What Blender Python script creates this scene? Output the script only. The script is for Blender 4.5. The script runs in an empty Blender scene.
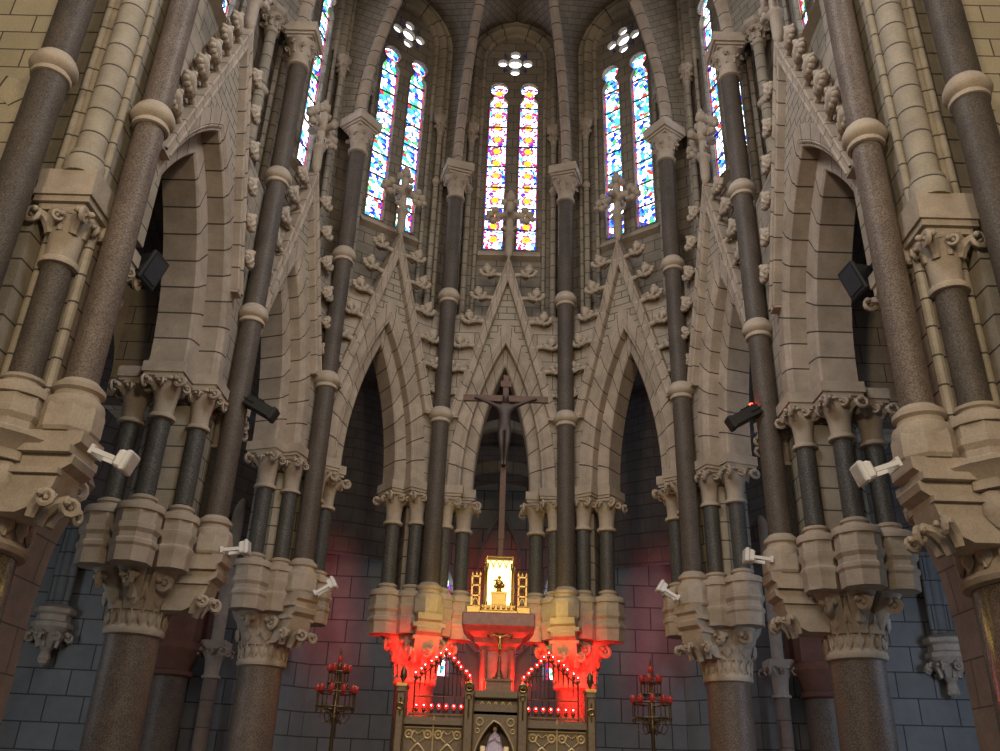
import bpy, bmesh, math, random
from mathutils import Vector, Matrix
random.seed(7)
PI = math.pi
sc = bpy.context.scene
COL = bpy.data.collections.new('apse'); sc.collection.children.link(COL)

# ------------------------------------------------------------------ materials
def new_mat(name):
    m = bpy.data.materials.new(name); m.use_nodes = True
    nt = m.node_tree; nt.nodes.clear()
    out = nt.nodes.new('ShaderNodeOutputMaterial')
    b = nt.nodes.new('ShaderNodeBsdfPrincipled')
    nt.links.new(b.outputs[0], out.inputs[0])
    return m, nt, b, out
def rgba(c, a=1.0): return (c[0], c[1], c[2], a)
def noise(nt, coord, scale, detail=4, rough=.6):
    n = nt.nodes.new('ShaderNodeTexNoise'); n.inputs['Scale'].default_value = scale
    n.inputs['Detail'].default_value = detail; n.inputs['Roughness'].default_value = rough
    nt.links.new(coord, n.inputs['Vector']); return n
def ramp(nt, fac, stops, interp='LINEAR'):
    r = nt.nodes.new('ShaderNodeValToRGB'); r.color_ramp.interpolation = interp
    e = r.color_ramp.elements
    while len(e) > 1: e.remove(e[-1])
    e[0].position = stops[0][0]; e[0].color = rgba(stops[0][1])
    for p, c in stops[1:]:
        k = e.new(p); k.color = rgba(c)
    nt.links.new(fac, r.inputs[0]); return r
def mixc(nt, fac, a, b, mode='MIX'):
    m = nt.nodes.new('ShaderNodeMix'); m.data_type = 'RGBA'; m.blend_type = mode
    for sock, v in ((m.inputs[0], fac), (m.inputs[6], a), (m.inputs[7], b)):
        if hasattr(v, 'is_linked'): nt.links.new(v, sock)
        else: sock.default_value = v if not isinstance(v, tuple) else rgba(v)
    return m.outputs[2]
def bumpn(nt, b, h, strength, dist=.02):
    bp = nt.nodes.new('ShaderNodeBump'); bp.inputs['Strength'].default_value = strength
    bp.inputs['Distance'].default_value = dist
    nt.links.new(h, bp.inputs['Height']); nt.links.new(bp.outputs[0], b.inputs['Normal'])

def stone(name, col, joint=None, bw=.75, bh=.38, mortar=.008, rough=.85, var=.16, offset=.5):
    m, nt, b, out = new_mat(name)
    tc = nt.nodes.new('ShaderNodeTexCoord')
    n1 = noise(nt, tc.outputs['Object'], 2.3, 6, .65)
    dark = tuple(c*(1-var*1.6) for c in col); lite = tuple(min(1, c*(1+var)) for c in col)
    base = ramp(nt, n1.outputs[0], [(.3, dark), (.7, lite)]).outputs[0]
    n2 = noise(nt, tc.outputs['Object'], 45, 3, .7)
    sp = ramp(nt, n2.outputs[0], [(.35, (.86, .86, .86)), (.6, (1.04, 1.03, 1.02))]).outputs[0]
    base = mixc(nt, 1.0, base, sp, 'MULTIPLY')
    if joint:
        bk = nt.nodes.new('ShaderNodeTexBrick')
        bk.offset = offset
        bk.inputs['Scale'].default_value = 1.0
        bk.inputs['Mortar Size'].default_value = mortar
        bk.inputs['Mortar Smooth'].default_value = .15
        bk.inputs['Brick Width'].default_value = bw
        bk.inputs['Row Height'].default_value = bh
        bk.inputs['Color1'].default_value = (1, 1, 1, 1); bk.inputs['Color2'].default_value = (.84, .83, .81, 1)
        bk.inputs['Mortar'].default_value = (1, 1, 1, 1)
        nt.links.new(tc.outputs['UV'], bk.inputs['Vector'])
        base = mixc(nt, 1.0, base, bk.outputs['Color'], 'MULTIPLY')
        base = mixc(nt, bk.outputs['Fac'], base, joint)
    nt.links.new(base, b.inputs['Base Color'])
    b.inputs['Roughness'].default_value = rough
    bumpn(nt, b, n2.outputs[0], .25, .01)
    return m
def granite(name, c0, c1, c2, rough=.3, scale=55):
    m, nt, b, out = new_mat(name)
    tc = nt.nodes.new('ShaderNodeTexCoord')
    n = noise(nt, tc.outputs['Object'], scale, 3, .8)
    big = noise(nt, tc.outputs['Object'], 3, 3, .5)
    r = ramp(nt, n.outputs[0], [(.36, c0), (.5, c1), (.64, c2)]).outputs[0]
    r2 = ramp(nt, big.outputs[0], [(.3, (.82, .82, .82)), (.7, (1.12, 1.1, 1.08))]).outputs[0]
    nt.links.new(mixc(nt, 1.0, r, r2, 'MULTIPLY'), b.inputs['Base Color'])
    b.inputs['Roughness'].default_value = rough; b.inputs['Specular IOR Level'].default_value = .3
    return m
def plain(name, col, rough=.5, metal=0.0, emit=None, strength=0.0, var=.12, scale=12):
    m, nt, b, out = new_mat(name)
    tc = nt.nodes.new('ShaderNodeTexCoord')
    n = noise(nt, tc.outputs['Object'], scale, 4, .6)
    r = ramp(nt, n.outputs[0], [(.3, tuple(c*(1-var) for c in col)), (.7, tuple(min(1, c*(1+var)) for c in col))])
    nt.links.new(r.outputs[0], b.inputs['Base Color'])
    b.inputs['Roughness'].default_value = rough; b.inputs['Metallic'].default_value = metal
    if emit:
        b.inputs['Emission Color'].default_value = rgba(emit); b.inputs['Emission Strength'].default_value = strength
    return m
def glass(name, seed, medallion=False, strength=3.0, scale=13.0):
    """stained glass: small leaded pieces of many colours, bright with the daylight behind them"""
    m, nt, b, out = new_mat(name); nt.nodes.remove(b)
    L = nt.links
    tc = nt.nodes.new('ShaderNodeTexCoord')
    mp = nt.nodes.new('ShaderNodeMapping'); mp.inputs['Location'].default_value = (seed*3.7, seed*1.9, 0)
    L.new(tc.outputs['UV'], mp.inputs[0])
    v = nt.nodes.new('ShaderNodeTexVoronoi'); v.inputs['Scale'].default_value = scale
    L.new(mp.outputs[0], v.inputs['Vector'])
    sx = nt.nodes.new('ShaderNodeSeparateColor'); L.new(v.outputs['Color'], sx.inputs[0])
    W = (1, 1.02, 1.05)
    if medallion:
        stops = [(0, W), (.46, (.006, .012, .32)), (.56, W), (.64, (.30, .006, .05)), (.72, (.05, .26, .42)), (.82, (.10, .01, .16)), (.88, W)]
    else:
        stops = [(0, W), (.29, (.006, .02, .34)), (.42, (.03, .28, .42)), (.55, W), (.72, (.34, .02, .015)), (.765, (.03, .26, .06)), (.84, (.03, .14, .42)), (.93, (.6, .34, .25))]
    colr = ramp(nt, sx.outputs[0], stops, 'CONSTANT').outputs[0]
    uv = nt.nodes.new('ShaderNodeSeparateXYZ'); L.new(tc.outputs['UV'], uv.inputs[0])
    def mth(op, a, bb=None, clamp=False):
        n = nt.nodes.new('ShaderNodeMath'); n.operation = op; n.use_clamp = clamp
        for i, x in enumerate((a, bb)):
            if x is None: continue
            if hasattr(x, 'is_linked'): L.new(x, n.inputs[i])
            else: n.inputs[i].default_value = x
        return n.outputs[0]
    au = mth('ABSOLUTE', uv.outputs[0])
    edge = mth('GREATER_THAN', au, .235)
    ec = ramp(nt, sx.outputs[1], [(0, (.25, .004, .02)), (.5, (.006, .008, .3)), (.75, (.22, .006, .08))], 'CONSTANT').outputs[0]
    colr = mixc(nt, edge, colr, ec)
    if medallion:
        vm = mth('PINGPONG', uv.outputs[1], .21)
        d = mth('SQRT', mth('ADD', mth('MULTIPLY', uv.outputs[0], uv.outputs[0]), mth('MULTIPLY', vm, vm)))
        ringm = mth('LESS_THAN', d, .165)
        core = mth('LESS_THAN', d, .10)
        colr = mixc(nt, ringm, colr, mixc(nt, mth('GREATER_THAN', sx.outputs[2], .4), (.95, .9, .75), (.25, .02, .1)))
        colr = mixc(nt, core, colr, (.55, .24, .004))
    # lead lines between the pieces
    v2 = nt.nodes.new('ShaderNodeTexVoronoi'); v2.feature = 'DISTANCE_TO_EDGE'; v2.inputs['Scale'].default_value = scale
    L.new(mp.outputs[0], v2.inputs['Vector'])
    lead = mth('GREATER_THAN', v2.outputs[0], .045)
    colr = mixc(nt, lead, (.02, .02, .05), colr)
    em = nt.nodes.new('ShaderNodeEmission'); em.inputs[1].default_value = strength
    L.new(colr, em.inputs[0]); L.new(em.outputs[0], out.inputs[0])
    return m

SC = (.41, .342, .28)          # warm limestone
JT = (.07, .056, .046)
M = dict(
    ashlar=stone('ashlar_stone', SC, JT, .74, .36, .009),
    wall=stone('clerestory_stone', (.27, .23, .185), (.07, .058, .046), .62, .30, .011),
    transept=stone('pale_ashlar', (.50, .43, .315), (.07, .057, .042), .72, .30, .010, var=.06),
    dimwall=stone('ambulatory_shade_ashlar', (.20, .197, .20), (.05, .048, .045), .80, .55, .016, var=.1),  # ambulatory shade put into the colour: ashlar darkened below the arcade stone
    small=stone('tympanum_stone', (.42, .355, .285), (.085, .07, .058), .40, .175, .012, var=.08),
    vouss=stone('voussoir_stone', (.435, .352, .285), (.06, .046, .036), 200.0, .44, .014),
    voust=stone('pale_voussoirs', (.50, .43, .315), (.07, .057, .042), 200.0, .28, .010, var=.06),
    course=stone('coursed_stone', (.36, .305, .24), (.06, .048, .038), 200.0, .36, .013),
    web=stone('vault_stone', (.28, .24, .195), (.09, .075, .06), .42, .17, .010),
    plain=stone('carved_stone', (.44, .36, .29)),
    granite=granite('brown_granite', (.05, .038, .032), (.145, .108, .088), (.22, .17, .14), .5),
    shaft=granite('grey_granite', (.038, .030, .025), (.090, .071, .059), (.138, .113, .096), .55),
    marble=granite('dark_marble', (.033, .031, .029), (.075, .07, .065), (.125, .12, .112), .5, 40),
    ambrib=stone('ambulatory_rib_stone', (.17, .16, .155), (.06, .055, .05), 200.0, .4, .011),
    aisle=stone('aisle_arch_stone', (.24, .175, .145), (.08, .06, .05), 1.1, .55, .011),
    dimweb=stone('ambulatory_shade_vault', (.15, .125, .12), (.07, .06, .055), .42, .17, .010),  # darker copy of the vault stone, its colour carrying the ambulatory's shade
    floor=stone('floor_stone', (.25, .23, .2), (.1, .09, .08), .6, .6, .008, rough=.5, offset=0),
    dark=plain('black_metal', (.012, .012, .013), .45),
    lens=plain('lamp_glass', (.02, .02, .025), .6),
    white=plain('white_enamel', (.78, .76, .76), .4, var=.03),
    frost=plain('frosted_glass', (.62, .60, .60), .5),
    redbrown=stone('red_brown_masonry', (.17, .075, .055)),  # even red-brown base colour for the respond capital and pilaster
    gran4=granite('polished_granite', (.05, .038, .032), (.145, .108, .088), (.22, .17, .14), .16),
    wood=plain('cross_wood', (.10, .045, .028), .6, var=.3, scale=20),
    corpus=plain('dark_carved_wood', (.05, .032, .026), .55),
    gold=plain('gilt_brass', (.50, .31, .10), .35, 1.0),
    olgold=plain('dull_gilding', (.78, .58, .30), .4, .35),
    bronze=plain('bronze', (.17, .11, .06), .4, .9),
    altar=plain('altar_stone', (.22, .155, .10), .6, var=.2, scale=25),
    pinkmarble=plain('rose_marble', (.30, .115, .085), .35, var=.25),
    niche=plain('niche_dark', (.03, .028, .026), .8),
    robe=plain('white_robe', (.62, .52, .66), .6),
    skin=plain('painted_flesh', (.5, .34, .26), .6),
    wax=plain('candle_wax', (.75, .62, .42), .5, emit=(1, .6, .25), strength=.25),
    red=plain('red_lamp_glass', (.6, .02, .015), .3, emit=(1.0, .0, .0), strength=3.2),
    redcore=plain('lamp_filament', (1, .8, .7), .3, emit=(1.0, .70, .62), strength=10.0),
    redcup=plain('ruby_glass_cup', (.30, .035, .03), .2, emit=(.6, .02, .015), strength=.10),
    glow=plain('lit_back_panel', (1, .9, .5), .5, emit=(1.0, .80, .22), strength=4.2),
    led=plain('red_indicator', (1, .1, .05), .3, emit=(1, .04, .02), strength=20.0),
    blackwood=plain('dark_painted_panel', (.045, .04, .045), .5),
    g1=glass('stained_glass_medallions', 1, True, 5.5, 12),
    g2=glass('stained_glass_blue', 2, False, 5.5, 10),
    g3=glass('stained_glass_green', 3, False, 5.5, 10),
    g4=glass('stained_glass_cyan', 4, False, 5.5, 10),
    g5=glass('stained_glass_ruby', 5, False, 5.5, 10),
    rose=plain('pale_rose_glass', (.9, .92, 1), .4, emit=(.85, .9, 1.0), strength=3.0, var=.3, scale=9),
    bluedot=plain('blue_glass', (.02, .02, .6), .3, emit=(.03, .03, .85), strength=1.6),
)

# ------------------------------------------------------------------ mesh building
class MB:
    def __init__(s):
        s.bm = bmesh.new(); s.uv = s.bm.loops.layers.uv.new('uv')
    def face(s, pts, uvs=None):
        vs = [s.bm.verts.new(p) for p in pts]
        try: f = s.bm.faces.new(vs)
        except ValueError: return None
        if uvs:
            for l, u in zip(f.loops, uvs): l[s.uv].uv = u
        else: s.boxuv(f)
        return f
    def boxuv(s, f):
        f.normal_update(); n = f.normal
        ax = max(range(3), key=lambda i: abs(n[i]))
        for l in f.loops:
            c = l.vert.co
            l[s.uv].uv = (c.y, c.z) if ax == 0 else (c.x, c.z) if ax == 1 else (c.x, c.y)
    def box(s, x0, x1, y0, y1, z0, z1, bev=0.0):
        b = bev
        if b <= 0:
            P = [Vector(p) for p in ((x0,y0,z0),(x1,y0,z0),(x1,y1,z0),(x0,y1,z0),(x0,y0,z1),(x1,y0,z1),(x1,y1,z1),(x0,y1,z1))]
            for q in ((3,2,1,0),(4,5,6,7),(0,1,5,4),(1,2,6,5),(2,3,7,6),(3,0,4,7)): s.face([P[i] for i in q])
        else:
            rings = []
            for z, i in ((z0, b), (z0+b, 0), (z1-b, 0), (z1, b)):
                a0, a1, c0, c1 = x0+i, x1-i, y0+i, y1-i
                k = b
                rings.append([(a0+k,c0,z),(a1-k,c0,z),(a1,c0+k,z),(a1,c1-k,z),(a1-k,c1,z),(a0+k,c1,z),(a0,c1-k,z),(a0,c0+k,z)])
            s.loft(rings, caps=True)
    def loft(s, rings, closed=True, caps=False, uvf=None):
        n = len(rings[0])
        V = [[s.bm.verts.new(p) for p in r] for r in rings]
        for i in range(len(rings)-1):
            for j in range(n if closed else n-1):
                k = (j+1) % n
                try: f = s.bm.faces.new((V[i][j], V[i][k], V[i+1][k], V[i+1][j]))
                except ValueError: continue
                if uvf:
                    for l, u in zip(f.loops, (uvf(i, j), uvf(i, j+1), uvf(i+1, j+1), uvf(i+1, j))): l[s.uv].uv = u
                else: s.boxuv(f)
        if caps:
            for r, rev in ((V[0], True), (V[-1], False)):
                try: s.boxuv(s.bm.faces.new(list(reversed(r)) if rev else r))
                except ValueError: pass
    def lathe(s, prof, cx=0, cy=0, segs=20, rot=0.0, caps=True, sx=1, sy=1, a0=0, a1=None):
        full = a1 is None
        A = [rot+2*PI*i/segs for i in range(segs)] if full else [a0+(a1-a0)*i/segs for i in range(segs+1)]
        rings = [[(cx+sx*r*math.cos(a), cy+sy*r*math.sin(a), z) for a in A] for r, z in prof]
        rm = max(r for r, z in prof)
        s.loft(rings, closed=full, caps=caps and full, uvf=lambda i, j: (50+j*rm*2*PI/segs, prof[i][1]))
    def tube(s, pts, rad, segs=8, cap=True, closed=False):
        pts = [Vector(p) for p in pts]; n = len(pts)
        rad = rad if isinstance(rad, (list, tuple)) else [rad]*n
        rings = []; prev = None; acc = 0; ds = []
        for i in range(n):
            t = (pts[(i+1) % n]-pts[i-1]) if closed else (pts[min(i+1, n-1)]-pts[max(i-1, 0)])
            t.normalize()
            if prev is None:
                a = Vector((0, 0, 1)) if abs(t.z) < .9 else Vector((1, 0, 0))
                u = t.cross(a).normalized()
            else:
                u = (prev-t*prev.dot(t)).normalized()
            prev = u; w = t.cross(u)
            rings.append([pts[i]+rad[i]*(u*math.cos(2*PI*k/segs)+w*math.sin(2*PI*k/segs)) for k in range(segs)])
            if i: acc += (pts[i]-pts[i-1]).length
            ds.append(acc)
        if closed: rings.append(rings[0]); ds.append(acc)
        s.loft(rings, caps=cap and not closed, uvf=lambda i, j: (50+j*.05, ds[i]))
    def ball(s, c, r, sc=(1, 1, 1), sub=2, rot=None):
        m = Matrix.Translation(c) @ (rot.to_4x4() if rot else Matrix.Identity(4)) @ Matrix.Diagonal((r*sc[0], r*sc[1], r*sc[2], 1))
        bmesh.ops.create_icosphere(s.bm, subdivisions=sub, radius=1, matrix=m)
    def ring(s, c, R, r, normal, segs=12, ms=6):
        n = Vector(normal).normalized(); a = Vector((0, 0, 1)) if abs(n.z) < .9 else Vector((1, 0, 0))
        u = n.cross(a).normalized(); w = n.cross(u); c = Vector(c)
        s.tube([c+R*(u*math.cos(2*PI*k/segs)+w*math.sin(2*PI*k/segs)) for k in range(segs)], r, ms, closed=True)
    def prism(s, poly, d):
        d = Vector(d); n = len(poly); P = [Vector(p) for p in poly]
        s.face(list(reversed(P))); s.face([p+d for p in P])
        for i in range(n):
            k = (i+1) % n; s.face([P[i], P[k], P[k]+d, P[i]+d])
    def mesh(s, name, mats, smooth=40, merge=True):
        if merge: bmesh.ops.remove_doubles(s.bm, verts=s.bm.verts, dist=.0005)
        bmesh.ops.recalc_face_normals(s.bm, faces=s.bm.faces)
        me = bpy.data.meshes.new(name); s.bm.to_mesh(me); s.bm.free()
        for p in me.polygons: p.use_smooth = bool(smooth)
        if smooth: me.set_sharp_from_angle(angle=math.radians(smooth))
        for m in (mats if isinstance(mats, list) else [mats]): me.materials.append(m)
        return me

def add(name, me, parent=None, mat=None, label=None):
    o = bpy.data.objects.new(name, me); COL.objects.link(o)
    if parent is not None: o.parent = parent
    if mat is not None: o.matrix_basis = mat
    if label: o['label'] = label
    return o
def thing(name, label, cat, mat=None, group=None, me=None):
    o = bpy.data.objects.new(name, me); COL.objects.link(o)
    if mat is not None: o.matrix_world = mat
    if me is None: o.empty_display_size = .2
    o['label'] = label; o['category'] = cat
    if group: o['group'] = group
    return o
def struct(name, me, mat=None, parent=None):
    o = add(name, me, parent, mat)
    if parent is None: o['kind'] = 'structure'
    return o
def T(x, y, z): return Matrix.Translation((x, y, z))
def RZ(a): return Matrix.Rotation(a, 4, 'Z')

# ------------------------------------------------------------------ plan
CY, R, LS = 13.5265, 4.5305, 5.0132
NODE = {}
for s_, sg in (('L', -1), ('R', 1)):
    for i, a in ((1, 18), (2, 54), (3, 90)):
        NODE[s_+str(i)] = Vector((sg*R*math.sin(math.radians(a)), CY+R*math.cos(math.radians(a)), 0))
    NODE[s_+'4'] = Vector((sg*R, CY-LS, 0))
BAYS = {'0': ('L1', 'R1'), 'L1': ('L2', 'L1'), 'R1': ('R1', 'R2'), 'L2': ('L3', 'L2'), 'R2': ('R2', 'R3'), 'L3': ('L4', 'L3'), 'R3': ('R3', 'R4')}
BM, HB = {}, {}
for k, (a, b) in BAYS.items():
    A, B = NODE[a], NODE[b]; t = (B-A); HB[k] = t.length/2; t.normalize(); n = Vector((-t.y, t.x, 0)); m = (A+B)/2
    BM[k] = Matrix(((t.x, n.x, 0, m.x), (t.y, n.y, 0, m.y), (0, 0, 1, 0), (0, 0, 0, 1)))
PM = {}
for k, p in NODE.items():
    n = Vector((p.x, p.y-CY, 0)).normalized() if k[1] in '12' else Vector((1 if p.x > 0 else -1, 0, 0))
    t = Vector((n.y, -n.x, 0))
    PM[k] = Matrix(((t.x, n.x, 0, p.x), (t.y, n.y, 0, p.y), (0, 0, 1, 0), (0, 0, 0, 1)))
ZS = 7.68        # springing of the arcade arches
WIN = {False: .63, True: 1.34}; WOUT = {False: .89, True: 1.77}
ZIN, ZOUT, ZG, ZGB = 10.80, 11.28, 13.66, 9.30
wide = lambda k: k in ('L3', 'R3')

def arc_pts(w, z0, za, d=0.0, n=14):
    """right half of a two-centred pointed arch, from the springing to the crown"""
    h = za-z0; Rr = (h*h+w*w)/(2*w); cx = w-Rr
    th = math.acos(max(-1, min(1, -cx/(Rr+d))))
    return [(cx+(Rr+d)*math.cos(th*i/n), z0+(Rr+d)*math.sin(th*i/n)) for i in range(n+1)], Rr*th
def arch_sweep(mb, w, z0, za, prof, n=16, stilt=0.0):
    curves = [arc_pts(w, z0, za, d, n)[0] for d, o in prof]
    Lr = arc_pts(w, z0, za, 0, n)[1]
    acc = [0]
    for i in range(1, len(prof)): acc.append(acc[-1]+math.hypot(prof[i][0]-prof[i-1][0], prof[i][1]-prof[i-1][1]))
    for sg in (1, -1):
        rings = []; vs = []
        if stilt > 0:
            rings.append([(sg*(w+d), o, z0-stilt) for d, o in prof]); vs.append(-stilt)
        for i in range(n+1):
            rings.append([(sg*c[i][0], prof[j][1], c[i][1]) for j, c in enumerate(curves)]); vs.append(Lr*i/n)
        mb.loft(rings, closed=False, uvf=lambda i, j: (50+acc[j], vs[i]))

def leaf_hook(mb, base, d, up, out, r):
    """a curled stone leaf rising from base and hooking over outwards"""
    b = Vector(base); d = Vector(d).normalized(); z = Vector((0, 0, 1)); sd = d.cross(z)
    P = [b, b+z*up*.5+d*out*.15, b+z*up*.9+d*out*.5, b+z*up+d*out*.9, b+z*up*.85+d*out*1.15]
    mb.tube(P, [r*.7, r*.8, r*.75, r*.7, r*.5], 6)
    c = b+z*up*.72+d*out*1.1
    mb.ring(c, r*.9, r*.42, sd*.75+d*.65, 10, 5)
    mb.ball(c, r*.45, sub=1)
    for q in (-1, 1):
        mb.ball(c+sd*q*r*.9+z*r*.45, r*.55, sub=1)

def small_capital(r=.15, h=.62, ab=.26):
    """bell with hooked leaves under the abacus; z from 0 to h"""
    mb = MB()
    mb.lathe([(r*1.0, 0), (r*1.25, .01), (r*1.3, .04), (r*1.22, .07), (r*1.0, .08), (r*1.0, h*.35), (r*1.12, h*.6), (r*1.5, h*.85), (r*1.62, h*.93)], segs=18)
    for k in range(4):
        a = PI/4+k*PI/2; d = (math.cos(a), math.sin(a), 0)
        leaf_hook(mb, (d[0]*r*1.05, d[1]*r*1.05, h*.70), d, h*.20, ab*.68, r*.50)
    for k in range(4):
        a = k*PI/2; d = (math.cos(a), math.sin(a), 0)
        leaf_hook(mb, (d[0]*r*1.05, d[1]*r*1.05, h*.72), d, h*.15, ab*.36, r*.36)
    b0 = h*.90
    mb.lathe([(ab*.9, b0), (ab*1.02, b0+.02), (ab*1.02, h)], segs=8, rot=PI/8)
    return mb.mesh('capital', M['plain'])

def foliage_capital(r0, r1, h, n=8, rows=1):
    """big carved capital: bell, leaf bands, two tiers of crockets; z from 0 to h"""
    mb = MB()
    mb.lathe([(r0*1.0, -.02), (r0*1.1, 0), (r0*1.14, .05), (r0*1.1, .10), (r0*1.02, .13), (r0*1.03, h*.3), (r0*1.12, h*.5), (r0*1.3, h*.72), (r1*.92, h*.9), (r1, h*.96), (r1, h)], segs=28)
    for k in range(n*2):
        a = (k+.5)*PI/n; rr = r0*1.06
        rot = Matrix.Rotation(a, 3, 'Z')
        mb.ball((rr*math.cos(a), rr*math.sin(a), h*.27), .12*r0/.46, (.35, .62, 1.0), 1, rot)
        mb.tube([(rr*math.cos(a)*1.02, rr*math.sin(a)*1.02, h*.12), (rr*math.cos(a)*1.08, rr*math.sin(a)*1.08, h*.42)], .018, 5)
    mb.lathe([(r0*1.08, h*.42), (r0*1.14, h*.44), (r0*1.12, h*.47)], segs=28, caps=False)
    for k in range(n):
        a = k*2*PI/n+.2; d = (math.cos(a), math.sin(a), 0)
        if r0 > .5: leaf_hook(mb, (d[0]*r0*1.1, d[1]*r0*1.1, h*.5), d, h*.34, r0*.45, .10)
        a += PI/n; rot = Matrix.Rotation(a, 3, 'Z')
        mb.ball((r0*1.26*math.cos(a), r0*1.26*math.sin(a), h*.62), .17*r0/.46, (.4, .7, 1.0), 1, rot)
    return mb.mesh('capital', M['plain'])

def oct_base(rs, zb, zt, ro=.30):
    """octagonal plinth with mouldings below, round tori above; returns mesh, z absolute"""
    mb = MB()
    H = zt-zb
    mb.lathe([(ro*.88, zb-.22), (ro*.9, zb+.0), (ro*.98, zb+.04), (ro*.98, zb+.09), (ro*.88, zb+.13), (ro*.88, zb+.2), (ro*1.0, zb+.26), (ro*1.0, zb+.33), (ro*.92, zb+.345), (ro*.92, zt-.2), (ro*.86, zt-.15)], segs=8, rot=PI/8, caps=True)
    mb.lathe([(ro*.98, zt-.26), (ro*1.0, zt-.20), (ro*.95, zt-.15), (rs*1.25, zt-.11), (rs*1.2, zt-.075), (rs*1.38, zt-.055), (rs*1.38, zt-.02), (rs*1.1, zt), (rs*.98, zt+.01)], segs=20)
    return mb.mesh('base', M['plain'], 30)

def round_shaft(r, z0, z1, mat, segs=20, joints=True):
    mb = MB(); mb.lathe([(r, z0), (r, z1)], segs=segs); return mb.mesh('shaft', mat)

SIDE = {'L': 'left', 'R': 'right'}
WORDS = ['', 'first', 'second', 'third', 'fourth', 'fifth', 'sixth', 'seventh', 'eighth', 'ninth', 'tenth', 'eleventh', 'twelfth', 'thirteenth']

# ------------------------------------------------------------------ clustered piers
me_col_shaft = {}
def mk(fn): return fn()
ME_CAP_IN = small_capital(.165, .66, .31)
ME_CAP_OUT = small_capital(.152, .66, .28)
ME_SH_IN = round_shaft(.15, 5.50, 6.76, M['marble'])
ME_SH_OUT = round_shaft(.148, 5.50, 6.76, M['marble'])
ME_BASE_IN = oct_base(.15, 4.70, 5.50, .355)
ME_BASE_OUT = oct_base(.145, 4.72, 5.48, .31)
ME_COLCAP = foliage_capital(.40, .62, .86, 9)
ME_COLCAP4 = foliage_capital(.66, 1.10, 1.10, 9)
def mb_colshaft(r):
    mb = MB(); mb.lathe([(r*1.02, .55), (r, .7), (r*.985, 3.70 if r > .5 else 3.63)], segs=32); return mb.mesh('column_shaft', M['gran4'] if r > .5 else M['granite'])
def mb_colbase(r):
    mb = MB()
    mb.lathe([(r*1.55, 0), (r*1.55, .22), (r*1.42, .28)], segs=8, rot=PI/8)
    mb.lathe([(r*1.36, .28), (r*1.42, .34), (r*1.36, .40), (r*1.18, .44), (r*1.2, .5), (r*1.05, .56)], segs=28)
    return mb.mesh('column_base', M['plain'], 30)
ME_CS, ME_CS4, ME_CB, ME_CB4 = mb_colshaft(.40), mb_colshaft(.66), mb_colbase(.40), mb_colbase(.66)

def corbel_mesh():
    """bracket that carries the tall shaft, in the pier's frame (y outwards, shaft at the origin)"""
    mb = MB()
    mb.lathe([(.30, 4.86), (.325, 4.90), (.325, 5.12), (.30, 5.2)], segs=8, rot=PI/8)
    prof = [(-.30, 4.86), (-.29, 4.74), (-.23, 4.70), (-.23, 4.62), (-.27, 4.58), (-.25, 4.50), (-.16, 4.44), (-.12, 4.25), (.02, 4.06), (.18, 3.98), (.5, 3.98), (.5, 4.86)]
    w = .25
    mb.prism([(-w, y, z) for y, z in prof], (2*w, 0, 0))
    for sx in (-1, 1):
        mb.box(sx*.27-.06, sx*.27+.06, -.24, .35, 4.60, 4.68)
        mb.box(sx*.25-.05, sx*.25+.05, -.16, .35, 4.38, 4.44)
        leaf_hook(mb, (sx*.2, .05, 3.95), (sx*.6, -.8, 0), .22, .22, .075)
    leaf_hook(mb, (0, .06, 3.92), (0, -1, 0), .26, .26, .085)
    return mb.mesh('corbel', M['plain'], 30)
ME_CORBEL = corbel_mesh()
def core_mesh(hx):
    mb = MB()
    c = [(-hx, .50), (-hx+.15, .36), (hx-.15, .36), (hx, .50), (hx, 1.15), (hx-.15, 1.28), (-hx+.15, 1.28), (-hx, 1.15)]
    mb.loft([[(x, y, 4.5) for x, y in c], [(x, y, 7.72) for x, y in c]], caps=True)
    k = 1.12
    c2 = [((x)*k, .82+(y-.82)*k) for x, y in c]
    mb.loft([[(x, y, 4.45) for x, y in c], [(x, y, 4.66) for x, y in c2], [(x, y, 4.82) for x, y in c2], [(x, y, 4.9) for x, y in c]], caps=False)
    return mb.mesh('core', M['course'], 30)
ME_CORE = {False: core_mesh(.50), True: core_mesh(.60)}

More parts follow.
